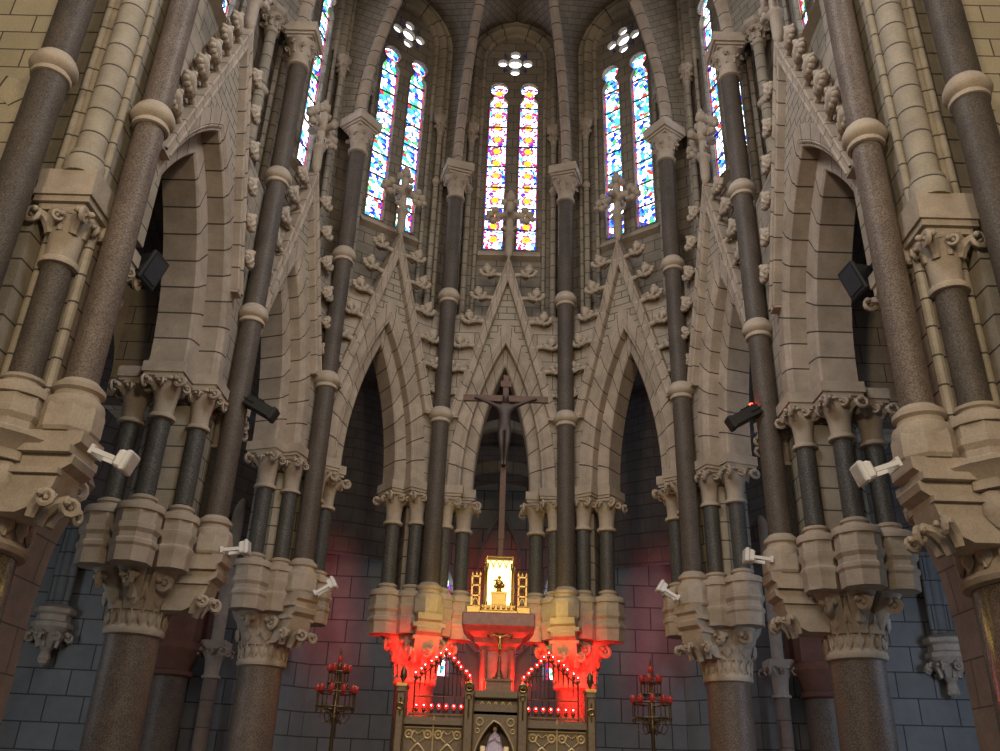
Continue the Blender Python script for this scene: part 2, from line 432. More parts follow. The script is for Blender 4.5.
PLAB = {
 'L1': 'clustered stone pier rising at left of the gilt lit tabernacle', 'R1': 'clustered stone pier rising at right of the gilt lit tabernacle',
 'L2': 'clustered granite column pier behind the left candelabrum, edged in red light', 'R2': 'clustered granite column pier behind the right candelabrum, edged in red light',
 'L3': 'thick brown granite column with carved capital, nearest full column on left', 'R3': 'thick brown granite column with carved capital, nearest full column on right',
 'L4': 'massive pier cut off by the left edge of the picture', 'R4': 'massive pier cut off by the right edge, red lights reflected'}
PIER = {}
for k in NODE:
    inv = PM[k].inverted()
    p = thing('clustered_pier', PLAB[k], 'pier', PM[k], 'piers around the apse'); PIER[k] = p
    big = k[1] == '4'
    colc = (0, .76 if k[1] != '3' else .93) if not big else (-.25 if k[0] == 'L' else .25, .80)
    if big: colc = ((PM[k].inverted() @ Vector(((-1 if k[0] == 'L' else 1)*5.58, 8.78, 0))).to_2d())
    m = T(colc[0], colc[1], 0)
    add('column_shaft', ME_CS4 if big else ME_CS, p, m, 'brown granite shaft')
    add('column_base', ME_CB4 if big else ME_CB, p, m)
    add('column_capital', ME_COLCAP4 if big else ME_COLCAP, p, m @ T(0, 0, 3.68 if big else 3.61))
    add('corbel', ME_CORBEL, p)
    if not big: add('core', ME_CORE[k[1] == '3'], p)
    foot = [(0.0, .02)]
    for b, (a_, b_) in BAYS.items():
        if k not in (a_, b_): continue
        sg = -1 if k == a_ else 1
        wd = wide(b); wi, wo = WIN[wd], WOUT[wd]
        spots = [(sg*(wi+.17), .68 if not wd else .80, 'in'), (sg*(wo+.30 if not wd else wo+.16), .36, 'out'), (sg*(wi+.40), 1.38, 'in')][:3 if wd else 2]
        for s, off, kind in spots:
            q = inv @ (BM[b] @ Vector((s, off, 0)))
            rot = RZ(math.atan2((inv @ BM[b])[1][0], (inv @ BM[b])[0][0]))
            mm = T(q.x, q.y, 0) @ rot
            foot.append((q.x, q.y))
            c = add('colonnette', ME_SH_IN if kind == 'in' else ME_SH_OUT, p, mm, 'dark marble colonnette')
            add('colonnette_base', ME_BASE_IN if kind == 'in' else ME_BASE_OUT, c)
            add('colonnette_capital', ME_CAP_IN if kind == 'in' else ME_CAP_OUT, c, T(0, 0, 6.75))
        # moulded imposts over the capitals, in the bay frame
        mb = MB()
        H = HB[b]
        def slab(s0, s1, y0, y1):
            lo, hi = min(sg*s0, sg*s1), max(sg*s0, sg*s1)
            for e, z0, z1 in ((.0, 7.38, 7.44), (.035, 7.44, 7.50), (.06, 7.50, 7.68)):
                a0, a1 = (lo-e, hi) if sg > 0 else (lo, hi+e)
                mb.box(a0, a1, y0-e, y1+e, z0, z1)
        ai = .1 if wd else 0; slab(wi-.02, wi+.62, .46+ai, 1.02+ai); (slab(wi+.20, wi+.75, 1.02+ai, 1.50+ai) if wd else None)
        slab(wo+.0, H-.02, .17, .50)
        add('impost', mb.mesh('impost', M['plain'], 0), p, inv @ BM[b])

    # flared head of the capital reaching out under every base
    if not big:
        N_ = 72; mb = MB(); Rm = []
        for i in range(N_):
            th = 2*PI*i/N_; best = .48
            for fx, fy in foot:
                dx, dy = fx-colc[0], fy-colc[1]; al = dx*math.cos(th)+dy*math.sin(th); pe = -dx*math.sin(th)+dy*math.cos(th)
                if al > 0 and abs(pe) < .27: best = max(best, al+math.sqrt(.27**2-pe*pe)*.55)
            Rm.append(best)
        rings = []
        for z, g in ((3.95, .04), (4.08, .13), (4.2, .26), (4.32, .44), (4.42, .62), (4.50, .79), (4.55, .87), (4.62, .88), (4.66, .84)):
            rings.append([(colc[0]+(.44+(r_-.44)*g)*math.cos(2*PI*i/N_), colc[1]+(.44+(r_-.44)*g)*math.sin(2*PI*i/N_), z) for i, r_ in enumerate(Rm)])
        mb.loft(rings, caps=True)
        for fx, fy in foot[1:]:
            d = Vector((fx-colc[0], fy-colc[1], 0)); L_ = d.length; d.normalize(); sd = Vector((-d.y, d.x, 0))
            b_ = Vector((colc[0], colc[1], 4.1))+d*max(.46, L_*.55)
            leaf_hook(mb, b_, d, .30, max(.15, L_*.30), .105)
            for q_ in (-1, 0, 1): mb.ball(Vector((colc[0], colc[1], 4.24))+d*(.50+.03*(q_ == 0))+sd*q_*.13, .13, (.45, .6, 1.25), 1, Matrix.Rotation(math.atan2(d.y, d.x), 3, 'Z'))
        add('capital_head', mb.mesh('capital_head', M['plain'], 35), p)

# ------------------------------------------------------------------ tall vaulting shafts
def shaft_ring(r):
    mb = MB()
    mb.lathe([(r*.98, -.14), (r*1.18, -.13), (r*1.22, -.09), (r*1.08, -.05), (r*1.34, -.02), (r*1.46, .03), (r*1.42, .08), (r*1.2, .17), (r*.98, .22)], segs=22, caps=False)
    return mb.mesh('ring', M['plain'], 50)
ME_RING = shaft_ring(.19)
def tall_base():
    mb = MB(); rs = .19
    mb.lathe([(.31, 4.9), (.31, 5.2)], segs=8, rot=PI/8)
    mb.lathe([(.30, 5.12), (.31, 5.2), (.295, 5.25), (.24, 5.29), (.235, 5.34), (.275, 5.37), (.275, 5.42), (.215, 5.47), (.19, 5.5)], segs=22)
    return mb.mesh('base', M['plain'], 30)
ME_TB = tall_base()
def tall_capital():
    mb = MB()
    mb.lathe([(.19, -.02), (.23, 0), (.235, .05), (.195, .08), (.2, .30), (.25, .5), (.32, .66)], segs=18)
    for k in range(8):
        a = k*PI/4+PI/8; d = (math.cos(a), math.sin(a), 0)
        leaf_hook(mb, (d[0]*.2, d[1]*.2, .30), d, .28 if k % 2 else .18, .09, .042)
    for e, z0, z1 in ((.27, .64, .70), (.31, .70, .76), (.355, .76, 1.0)): mb.box(-e, e, -e, e, z0, z1)
    return mb.mesh('capital', M['plain'], 30)
ME_TC = tall_capital()
mbx = MB(); mbx.lathe([(.19, 5.46), (.185, 15.26)], segs=22); ME_TS = mbx.mesh('shaft', M['shaft'])
mbx = MB(); mbx.lathe([(.178, 5.46), (.178, 24.0)], segs=24); ME_TS4 = mbx.mesh('shaft', M['granite'])
SLAB = {'L1': 'slender grey vaulting shaft just left of the central stained-glass window', 'R1': 'slender grey vaulting shaft just right of the central stained-glass window',
 'L2': 'slender grey vaulting shaft just left of the twin-light window left of center', 'R2': 'slender grey vaulting shaft just right of the twin-light window right of center',
 'L3': 'tall granite wall shaft between narrow gable and wide gable on the left', 'R3': 'tall granite wall shaft between narrow gable and wide gable on the right',
 'L4': 'thick ringed wall shaft in front of the wide left arch, nearest the camera', 'R4': 'thick ringed wall shaft in front of the wide right arch, nearest the camera'}
for k in NODE:
    big = k[1] == '4'
    p = thing('vaulting_shaft', SLAB[k], 'wall shaft', PM[k], 'tall wall shafts around the apse')
    add('shaft', ME_TS4 if big else ME_TS, p, None, 'polished granite')
    add('base', ME_TB, p)
    add('ring', ME_RING, p, T(0, 0, 9.2))
    if not big:
        add('ring', ME_RING, p, T(0, 0, 12.3)); add('capital', ME_TC, p, T(0, 0, 15.24))

# ------------------------------------------------------------------ gabled arches
def gable_meshes(wd):
    H = 2.5066 if wd else 1.40
    wi, wo = WIN[wd], WOUT[wd]; gb = 1.93 if wd else 1.25
    R_ = {}
    mb = MB()
    dd = .30 if not wd else .36
    ai = .055 if wd else 0
    arch_sweep(mb, wo, ZS, ZOUT, [(0, .52+ai), (0, .26), (.02, .235), (.05, .23), (.07, .205), (.09, .195), (.11, .205), (.12, .19), (dd, .19), (dd+.012, .21)], 18)
    R_['outer_arch'] = mb.mesh('outer_arch', M['vouss'], 35)
    mb = MB()
    arch_sweep(mb, wi, ZS, ZIN, [(0, 1.02+ai*2), (0, .52+ai), (.03, .485+ai), (.05, .48+ai), (.50 if wd else .30, .48+ai)], 18)
    R_['inner_arch'] = mb.mesh('inner_arch', M['vouss'], 35)
    # back face of the arch wall seen from the ambulatory is covered by the wall itself
    # tympanum inside the gable
    ex, _ = arc_pts(wo, ZS, ZOUT, dd, 18)
    sl = (ZG-ZGB)/gb
    rk = .23*math.hypot(1, 1/sl)  # horizontal width of the rake
    mb = MB(); off = .20
    zbot = ZGB+.02
    def sg_out(z): return gb*(ZG-z)/(ZG-ZGB)-rk*.5
    right = [(s, z) for s, z in ex if z > zbot and s < sg_out(z)]
    if right and right[-1][0] < 1e-4: right[-1] = (0.0, right[-1][1])
    s0z = [z for z in [zbot]]
    apex = (0.0, ZG-rk*.5*sl)
    pr = right[0]
    # the outer boundary meets the extrados where they cross
    poly = [(sg_out(pr[1]), pr[1]), apex, (-sg_out(pr[1]), pr[1])] + [(-s, z) for s, z in right] + [(s, z) for s, z in reversed(right[:-1])]
    mb.face([(s, off, z) for s, z in poly], [(s, z) for s, z in poly])
    R_['tympanum'] = mb.mesh('tympanum', M['small'], 0)
    # rake moulding
    def rake(sgn):
        mb = MB()
        dh = math.hypot(1, 1/sl)
        prof = [(0, .36), (0, .05), (.025, .03), (.05, .04), (.06, .065), (.15, .065), (.165, .05), (.19, .05), (.205, .07), (.21, .21)]
        a = [(sgn*(gb-d*dh), o, ZGB) for d, o in prof]
        b = [(0.0, o, ZG-d*dh*sl) for d, o in prof]
        L = math.hypot(gb, ZG-ZGB)
        rings = [[tuple(a[j][c]+(b[j][c]-a[j][c])*i/6 for c in range(3)) for j in range(len(prof))] for i in range(7)]
        mb.loft(rings, closed=False, uvf=lambda i, j: (50+j*.03, i*L/6))
        # foot of the moulding dies on a small block
        mb.box(min(sgn*(gb-.23), sgn*(gb+.005)), max(sgn*(gb-.23), sgn*(gb+.005)), .06, .30, ZGB-.04, ZGB+.005)
        return mb.mesh('rake_moulding', M['vouss'], 30)
    R_['rakeL'] = rake(-1); R_['rakeR'] = rake(1)
    return R_, gb, sl
GM = {w: gable_meshes(w) for w in (False, True)}
def crocket_mesh():
    mb = MB()
    # stalk from the rake (origin) along +x, knob and cupped leaves at the end
    mb.tube([(-.12, 0, -.06), (.05, 0, -.02), (.2, 0, .0), (.32, 0, .06)], [.07, .06, .05, .06], 6)
    mb.ball((.36, -.03, .12), .115, (1, 1, 1.05), 2)
    mb.ball((.37, -.10, .19), .06, sub=1)
    for a in range(-3, 4):
        an = a*.5; c = (.36+.165*math.sin(an), -.06, .07-.145*math.cos(an))
        mb.ball(c, .072 if abs(a) < 3 else .065, (1, .9, .85), 1)
    for q in (-1, 1): mb.tube([(.15, q*.04, -.02), (.30, q*.08, -.06), (.36+q*.0, q*.12, .02), (.36, q*.12, .08)], [.04, .05, .045, .03], 5)
    return mb.mesh('crocket', M['plain'], 60)
ME_CROCK = crocket_mesh()
def finial_mesh():
    mb = MB()   # origin at the gable apex
    mb.lathe([(.03, -.06), (.09, .04), (.105, .12), (.105, .55), (.14, .60), (.16, .65), (.12, .70), (.085, .74), (.08, 1.1)], segs=12)
    mb.ball((0, 0, 1.22), .16, (1, 1, 1), 2)
    for q in (-1, 1):
        mb.tube([(0, 0, 1.22), (q*.2, 0, 1.24), (q*.36, 0, 1.20)], [.10, .095, .11], 7)
        for dx, dz, r in ((.50, .06, .13), (.42, -.13, .11), (.38, .20, .115), (.57, -.06, .09), (.30, -.10, .08)): mb.ball((q*dx, 0, 1.2+dz), r, (1, .9, 1), 1)
        mb.tube([(0, q*.08, 1.18), (0, q*.24, 1.2)], [.07, .09], 6); mb.ball((0, q*.27, 1.2), .10, sub=1)
        mb.tube([(q*.03, 0, .74), (q*.14, -.02, .86), (q*.22, -.02, .80)], [.05, .05, .035], 6)
    mb.tube([(0, 0, 1.22), (0, 0, 1.62)], [.11, .10], 8)
    for dx, dz, r in ((0, 1.80, .15), (.15, 1.66, .10), (-.15, 1.66, .10), (0, 1.95, .08)): mb.ball((dx, 0, dz), r, (1, .9, 1.1), 1)
    return mb.mesh('finial_cross', M['plain'], 60)
ME_FIN = finial_mesh()
GLAB = {'0': 'central pointed arch with crocketed gable, behind the wooden crucifix',
 'L1': 'narrow gabled pointed arch adjoining the central arch on its left', 'R1': 'narrow gabled pointed arch adjoining the central arch on its right',
 'L2': 'steeply foreshortened narrow gabled arch beside the wide left arch', 'R2': 'steeply foreshortened narrow gabled arch beside the wide right arch',
 'L3': 'wide gabled pointed arch nearest on the left, black spotlight inside', 'R3': 'wide gabled pointed arch nearest on the right, black spotlight inside'}
for k in BAYS:
    wd = wide(k); G, gb, sl = GM[wd]
    p = thing('gabled_arch', GLAB[k], 'arch', BM[k], 'gabled arches of the arcade')
    add('outer_arch', G['outer_arch'], p); add('inner_arch', G['inner_arch'], p); add('tympanum', G['tympanum'], p)
    add('rake_moulding', G['rakeL'], p); add('rake_moulding', G['rakeR'], p)
    for sg in (-1, 1):
        zs = [13.12, 12.46, 11.80, 11.14, 10.50, 9.9] if not wd else [13.05, 12.45, 11.85, 11.25, 10.65, 10.05]
        for z in zs:
            s = gb*(ZG-z)/(ZG-ZGB)
            if s+.40 > HB[k]+.05 and not wd:
                m = T(sg*s, .16, z) @ Matrix.Diagonal((sg*.55, 1, .9, 1))
            else:
                m = T(sg*s, .12, z) @ Matrix.Diagonal((sg*1.0, 1, 1, 1))
            add('crocket', ME_CROCK, p, m)
    add('finial_cross', ME_FIN, p, T(0, .13, ZG))

# ------------------------------------------------------------------ walls of the bays
def spandrel(wd, ext):
    H = (2.5066 if wd else 1.40)+.215*ext; wo = WOUT[wd]; dd = .30 if not wd else .36
    ex, _ = arc_pts(wo, ZS, ZOUT, dd-.01, 18)
    mb = MB(); off = .215; zt = 12.0
    ex = [(s, z) for s, z in ex]
    poly = [(H, ZS-.02), (H, zt), (-H, zt), (-H, ZS-.02)]+[(-s, z) for s, z in ex]+[(s, z) for s, z in reversed(ex[:-1])]
    mb.face([(s, off, z) for s, z in poly], [(s, z) for s, z in poly])
    H2 = H+.45*ext
    mb.face([(-H, off, zt), (H, off, zt), (H2, .82, zt+.16), (-H2, .82, zt+.16)])
    # rear face towards the ambulatory
    ex2, _ = arc_pts(WIN[wd], ZS, ZIN, 0, 18)
    Hb = H+.8*ext; off = 1.01 if not wd else 1.12
    poly = [(Hb, 7.4), (Hb, 13), (-Hb, 13), (-Hb, 7.4), (-ex2[0][0], 7.4)]+[(-s, z) for s, z in ex2]+[(s, z) for s, z in reversed(ex2[:-1])]+[(ex2[0][0], 7.4)]
    mb.face([(s, off, z) for s, z in poly], [(s, z) for s, z in poly])
    return mb.mesh('wall', M['ashlar'], 0)
def circ(cx, cz, r, n=16, a0=0, a1=2*PI): return [(cx+r*math.cos(a0+(a1-a0)*i/n), cz+r*math.sin(a0+(a1-a0)*i/n)) for i in range(n if a1-a0 > 6.2 else n+1)]
def lancet(cx, w=.275, zb=14.30):
    return [(cx-w, zb), (cx+w, zb), (cx+w, 19.30), (cx+.15, 19.52)] + circ(cx, 19.78, .275, 14, -.95, PI+.95) + [(cx-.15, 19.52), (cx-w, 19.30)]
QC = 20.82
HOLES = [lancet(-.43), lancet(.43), circ(0, QC, .20)] + [circ(.36*math.cos(a), QC+.36*math.sin(a)*.92, .145, 12) for a in (0, PI/2, PI, 3*PI/2)] + [circ(.40*math.cos(a), QC+.40*math.sin(a), .07, 8) for a in (PI/4, 3*PI/4, 5*PI/4, 7*PI/4)]
def clerestory(wd):
    H = (2.5066+.5) if wd else 1.40+.8*math.tan(PI/10)+.02
    mb = MB(); bm = mb.bm; off = .80
    loops = [[(-H, 11.9), (H, 11.9), (H, 24.0), (-H, 24.0)]]+HOLES
    edges = []; allv = []
    for lp in loops:
        vs = [bm.verts.new((s, off, z)) for s, z in lp]; allv.append(vs)
        for i in range(len(vs)): edges.append(bm.edges.new((vs[i], vs[(i+1) % len(vs)])))
    bmesh.ops.triangle_fill(bm, edges=edges, use_beauty=True, normal=(0, -1, 0))
    for f in bm.faces: mb.boxuv(f)
    for lp in HOLES:
        n = len(lp)
        for i in range(n):
            a, b = lp[i], lp[(i+1) % n]
            mb.face([(a[0], off, a[1]), (b[0], off, b[1]), (b[0], off+.14, b[1]), (a[0], off+.14, a[1])])
    # thin round moulding around each light
    for lp in HOLES[:2]:
        pts = [(s, off-.01, z) for s, z in lp]
        mb.tube(pts, .028, 6, closed=True)
    return mb.mesh('wall', M['wall'], 35)
ME_SPAN = {w: spandrel(w, math.tan(PI/10) if not w else .02) for w in (False, True)}
ME_CLER = {w: clerestory(w) for w in (False, True)}
WNAME = {'0': 'east', 'L1': 'northeast_a', 'R1': 'southeast_a', 'L2': 'northeast_b', 'R2': 'southeast_b', 'L3': 'north', 'R3': 'south'}
GL = {'0': M['g1'], 'L1': M['g2'], 'R1': M['g3'], 'L2': M['g4'], 'R2': M['g5'], 'L3': M['g3'], 'R3': M['g2']}
def pane(lp, cx, zb, mat):
    mb = MB()
    g = []
    for s, z in lp:
        g.append((s, .935, z))
    mb.face(g, [(s-cx, z-zb) for s, z in lp])
    return mb.mesh('pane', mat, 0)
def bars_mesh(cx):
    mb = MB()
    for i in range(1, 8):
        z = 14.30+.70*i
        if z < 19.4: mb.box(cx-.28, cx+.28, .90, .93, z-.018, z+.018)
    for lp in ():
        pass
    return mb.mesh('glazing_bar', M['dark'], 0)
ME_BARS = [bars_mesh(-.43), bars_mesh(.43)]
def window_frame():
    mb = MB()
    for lp in HOLES[:2]:
        mb.tube([(s, .90, z) for s, z in lp], .02, 5, closed=True)
    # weathered sill slope below the lights
    mb.prism([(-.80, .80, 14.26), (-.80, .62, 14.02), (-.80, .80, 13.96)], (1.60, 0, 0))
    return mb.mesh('window_frame', M['plain'], 35)
ME_WF = window_frame()
for i, k in enumerate(('L3', 'L2', 'L1', '0', 'R1', 'R2', 'R3')):
    o = struct('wall_spandrel_'+WNAME[k], ME_SPAN[wide(k)], BM[k])
    o = struct('wall_clerestory_'+WNAME[k], ME_CLER[wide(k)], BM[k])
    w = bpy.data.objects.new('window_%d' % (i+1), ME_WF); COL.objects.link(w); w.matrix_world = BM[k]
    w['kind'] = 'structure'
    for j, cx in enumerate((-.43, .43)):
        add('lancet_pane', pane(lancet(cx, .285, 14.28), cx, 14.30, GL[k]), w, None, 'stained glass lancet')
        add('glazing_bar', ME_BARS[j], w)
    for j, lp in enumerate(HOLES[2:7]):
        c = (0, QC)
        big = [(s+(s-sum(q[0] for q in lp)/len(lp))*.05, z) for s, z in lp]
        add('rose_pane', pane(big, 0.0, QC+j*.7, M['rose']), w, None, 'stained glass roundel')
    for lp in HOLES[7:]:
        add('rose_pane', pane(lp, 0, QC, M['bluedot']), w, None, 'small blue roundel')

# clerestory colonnettes, wall arches
def cl_colonnette():
    mb = MB(); mb.lathe([(.10, 12.02), (.10, 12.2), (.085, 12.3), (.075, 12.32), (.075, 17.6)], segs=12); a = mb.mesh('shaft', M['course'])
    mb = MB(); mb.lathe([(.076, -.08), (.10, -.06), (.12, 0), (.10, .06), (.076, .08)], segs=12, caps=False); b = mb.mesh('ring', M['plain'])
    mb = MB()
    mb.lathe([(.08, 0), (.10, .02), (.085, .05), (.09, .25), (.15, .45)], segs=12)
    for q in range(8):
        an = q*PI/4; d = (math.cos(an), math.sin(an), 0)
        leaf_hook(mb, (d[0]*.085, d[1]*.085, .15), d, .25 if q % 2 else .16, .06, .035)
    mb.lathe([(.16, .45), (.20, .50), (.20, .62)], segs=8, rot=PI/8)
    c = mb.mesh('capital', M['plain'], 35)
    return a, b, c
ME_CC = cl_colonnette()
def wall_arch():
    mb = MB()
    prof = [(0, .82), (0, .72), (.03, .67), (.07, .65), (.11, .67), (.13, .72), (.17, .72), (.20, .66), (.24, .60), (.30, .57), (.36, .60), (.38, .66), (.42, .66), (.44, .60), (.50, .58), (.55, .62), (.56, .80)]
    arch_sweep(mb, .82, 20.80, 21.75, prof, 14, stilt=2.55)
    # inner roll carried down to the spandrel ledge
    for q in (-1, 1):
        mb.lathe([(.05, 12.02), (.05, 18.3)], q*.88, .70, 8); mb.lathe([(.055, 12.02), (.055, 18.3)], q*1.30, .62, 8)
    return mb.mesh('wall_arch', M['course'], 40)
ME_WA = wall_arch()
BW = {'0': 'central window', 'L1': 'window left of the central one', 'R1': 'window right of the central one',
      'L2': 'half-hidden window second left of center', 'R2': 'half-hidden window second right of center',
      'L3': 'high window at top left', 'R3': 'high window at top right'}
for k in BAYS:
    thing('wall_arch', 'moulded stone arch framing the '+BW[k], 'arch', BM[k], 'wall arches round the high windows', ME_WA)
    for sg, side in ((-1, 'left'), (1, 'right')):
        x = 1.12 if not wide(k) else 2.02
        p = thing('colonnette', 'thin pale stone colonnette at %s side of the %s' % (side, BW[k]), 'colonnette', BM[k] @ T(sg*x, .58 if not wide(k) else .52, 0), 'colonnettes of the high windows')
        sc_ = Matrix.Diagonal((1.5, 1.5, 1, 1)) if wide(k) else None
        add('shaft', ME_CC[0], p, T(0, 0, -1.9) @ sc_ if wide(k) else None); add('ring', ME_CC[1], p, T(0, 0, 16.05-(1.9 if wide(k) else 0)) @ (sc_ or Matrix.Identity(4))); add('capital', ME_CC[2], p, T(0, 0, 17.58-(1.9 if wide(k) else 0)) @ (sc_ or Matrix.Identity(4)))

# ------------------------------------------------------------------ vault
ZR0, RR = 16.2, 8.6
def rib_pt(t):       # t 0..1, distance from the centre line and height
    cx = R-RR; th = math.acos(-cx/RR)*t
    return cx+RR*math.cos(th), ZR0+RR*math.sin(th)
ZB = rib_pt(1)[1]
def rib_mesh():
    mb = MB()
    prof = [(-.12, .20), (-.12, .06), (-.08, .0), (-.03, -.03), (0, -.055), (.03, -.03), (.08, 0), (.12, .06), (.12, .20)]
    rings = []; L = []
    for i in range(25):
        r, z = rib_pt(i/24); cx = R-RR; th = math.acos(-cx/RR)*i/24
        nr, nz = math.cos(th), math.sin(th)
        rings.append([(a, r-R+nr*d, z+nz*d) for a, d in prof]); L.append(RR*th)
    mb.loft(rings, closed=False, uvf=lambda i, j: (50+j*.03, L[i]))
    return mb.mesh('vault_rib', M['vouss'], 40)
ME_RIB = rib_mesh()
RLAB = {'L1': 'stone vault rib springing left of the central window', 'R1': 'stone vault rib springing right of the central window',
        'L2': 'stone vault rib crossing the head of the window left of center', 'R2': 'stone vault rib crossing the head of the window right of center',
        'L3': 'stone vault rib springing above the upper left capitals', 'R3': 'stone vault rib springing above the upper right capitals'}
for k in RLAB:
    # pier frames of L3/R3 already point at the vault centre
    thing('vault_rib', RLAB[k], 'vault rib', PM[k], 'ribs of the apse vault', ME_RIB)
def web(k):
    mb = MB(); inv = BM[k].inverted(); H = HB[k]
    cen = inv @ Vector((0, CY, 0))
    wd = wide(k)
    arch, _ = arc_pts(.82, 20.80, 21.75, .54, 14)
    for sg in (-1, 1):
        nk = BAYS[k][0] if sg < 0 else BAYS[k][1]
        if wd and nk[1] == '4':
            A = [NODE[nk]+Vector((-math.copysign(1, NODE[nk].x)*(R-rib_pt(i/40)[0]), 0, rib_pt(i/40)[1])) for i in range(41)]
        else:
            A = []
            for i in range(41):
                r, z = rib_pt(i/40); d = (NODE[nk]-Vector((0, CY, 0)))/R
                A.append(Vector((0, CY, 0))+d*(r+.10)+Vector((0, 0, z+.10)))
        A = [inv @ p for p in A]
        top = A[-1]
        B = [Vector((sg*arch[0][0], .66, ZR0))] + [Vector((sg*s, .66, z)) for s, z in arch]
        B[-1].x = 0
        end = Vector((0 if not wd else 0, (A[-1].y), ZB+.10))
        for i in range(1, 9): 
            f = i/8; q = B[len(arch)] if i == 0 else None
        crown = Vector((0, .66, arch[-1][1]))
        B = B+[crown.lerp(end, i/8)+Vector((0, 0, .35*math.sin(PI*i/8))) for i in range(1, 9)]
        def resample(P, n):
            d = [0]
            for i in range(1, len(P)): d.append(d[-1]+(P[i]-P[i-1]).length)
            out = []; j = 0
            for i in range(n+1):
                x = d[-1]*i/n
                while j < len(P)-2 and d[j+1] < x: j += 1
                f = (x-d[j])/max(1e-9, d[j+1]-d[j]); out.append(P[j].lerp(P[j+1], min(1, max(0, f))))
            return out, d[-1]
        n = 30
        A2, la = resample(A, n); B2, lb = resample(B, n)
        rings = [[A2[i].lerp(B2[i], j/5) for j in range(6)] for i in range(n+1)]
        mb.loft(rings, closed=False, uvf=lambda i, j: (sg*(j/5)*max(.4, (A2[min(i, n)]-B2[min(i, n)]).length), la*i/n))
    return mb.mesh('ceiling', M['web'], 60)
for i, k in enumerate(('L3', 'L2', 'L1', '0', 'R1', 'R2', 'R3')):
    struct('ceiling' if i == 0 else 'ceiling.%03d' % i, web(k), BM[k])

# ------------------------------------------------------------------ choir-arch responds and transept walls
def respond(side):
    sx = -1 if side == 'L' else 1
    inv_mir = Matrix.Diagonal((sx, 1, 1, 1))
    # masonry core with rolls above the impost   (x measured outwards from the axis)
    mb = MB()
    mb.box(4.86, 5.62, 8.22, 9.6, 8.02, 25)
    mb.box(4.80, 4.87, 8.30, 9.6, 8.02, 25)
    mb.lathe([(.235, 8.02), (.235, 8.22), (.21, 8.26), (.20, 8.34), (.165, 8.40), (.165, 25)], 5.02, 8.21, 18)
    mb.lathe([(.055, 8.05), (.055, 25)], 5.235, 8.20, 10); mb.lathe([(.05, 8.05), (.05, 25)], 4.82, 8.30, 10)
    mb.lathe([(.06, 8.05), (.06, 25)], 5.30, 8.18, 10)
    me_up = mb.mesh('moulded_respond', M['course'], 40)
    p = thing('choir_arch_respond', 'moulded respond with carved capital beside the %s edge of the picture' % SIDE[side], 'respond', inv_mir @ T(0, 0, 0), 'choir arch responds')
    add('moulding', me_up, p)
    mb = MB()
    for e, z0, z1 in ((0, 7.50, 7.58), (.05, 7.58, 7.66), (.08, 7.66, 7.74)): mb.box(4.80-e, 5.34+e, 8.08-e, 8.8, z0, z1)
    mb.box(4.74, 5.40, 8.02, 8.8, 7.74, 8.03)
    add('impost', mb.mesh('impost', M['plain'], 0), p)
    mb = MB(); mb.lathe([(.165, 5.45), (.165, 6.86)], 5.06, 8.34, 22); add('shaft', mb.mesh('shaft', M['shaft']), p, None, 'grey granite')
    mb = MB(); mb.box(4.84, 5.5, 8.46, 9.2, 4.7, 7.5); mb.box(5.36, 5.72, 8.12, 9.4, 4.7, 8.05); mb.lathe([(.06, 5.2), (.06, 7.5)], 4.84, 8.46, 8); mb.lathe([(.05, 5.2), (.05, 7.5)], 5.30, 8.38, 8); add('core', mb.mesh('core', M['course'], 40), p)
    add('capital', ME_CAPB, p, T(5.06, 8.34, 6.84))
    add('base', ME_BASEB, p, T(5.06, 8.34, 0))
    return p
def capb():
    mb = MB(); r = .165; h = .68
    mb.lathe([(r, 0), (r*1.3, .01), (r*1.36, .05), (r*1.25, .09), (r*1.02, .1), (r*1.05, h*.4), (r*1.25, h*.7), (r*1.7, h*.95)], segs=20)
    for k in range(4):
        a = PI/4+k*PI/2; d = (math.cos(a), math.sin(a), 0)
        leaf_hook(mb, (d[0]*r*1.1, d[1]*r*1.1, h*.6), d, h*.30, .22, .085)
        a = k*PI/2; d = (math.cos(a), math.sin(a), 0)
        leaf_hook(mb, (d[0]*r*1.1, d[1]*r*1.1, h*.62), d, h*.25, .11, .06)
    mb.lathe([(.28, h*.9), (.30, h*.94), (.30, h)], segs=8, rot=PI/8)
    return mb.mesh('capital', M['plain'], 50)
ME_CAPB = capb()
ME_BASEB = oct_base(.165, 4.72, 5.46, .33)
for side in 'LR': respond(side)
# outer ringed shafts on the front of the transept wall
mbx = MB(); mbx.lathe([(.20, 4.6), (.20, 25)], segs=22); ME_OS = mbx.mesh('shaft', M['shaft'])
for side in 'LR':
    sx = -1 if side == 'L' else 1
    p = thing('ringed_shaft', 'grey ringed shaft against pale ashlar at the %s picture edge' % SIDE[side], 'wall shaft', T(sx*5.46, 7.74, 0), 'outer ringed shafts')
    add('shaft', ME_OS, p); add('ring', ME_RING, p, T(0, 0, 9.25))
    mb = MB()
    a, b = sorted((sx*5.66, sx*12.5))
    mb.box(a, b, 8.02, 8.6, 0, 25)
    struct('wall_transept_'+SIDE[side], mb.mesh('wall', M['transept'], 0))
    mb = MB(); mb.lathe([(.09, 0), (.09, 25)], sx*5.74, 7.98, 10)
    struct('trim_%d' % (1 if side == 'L' else 2), mb.mesh('trim', M['transept']))
    # relieving arch on the wall
    mb = MB()
    arch_sweep(mb, .42, 8.7, 9.14, [(0, 8.06), (0, 8.012), (.33, 8.012), (.345, 8.03)], 12)
    struct('trim_%d' % (3 if side == 'L' else 4), mb.mesh('trim', M['voust'], 0), T(sx*6.40, 0, 0))

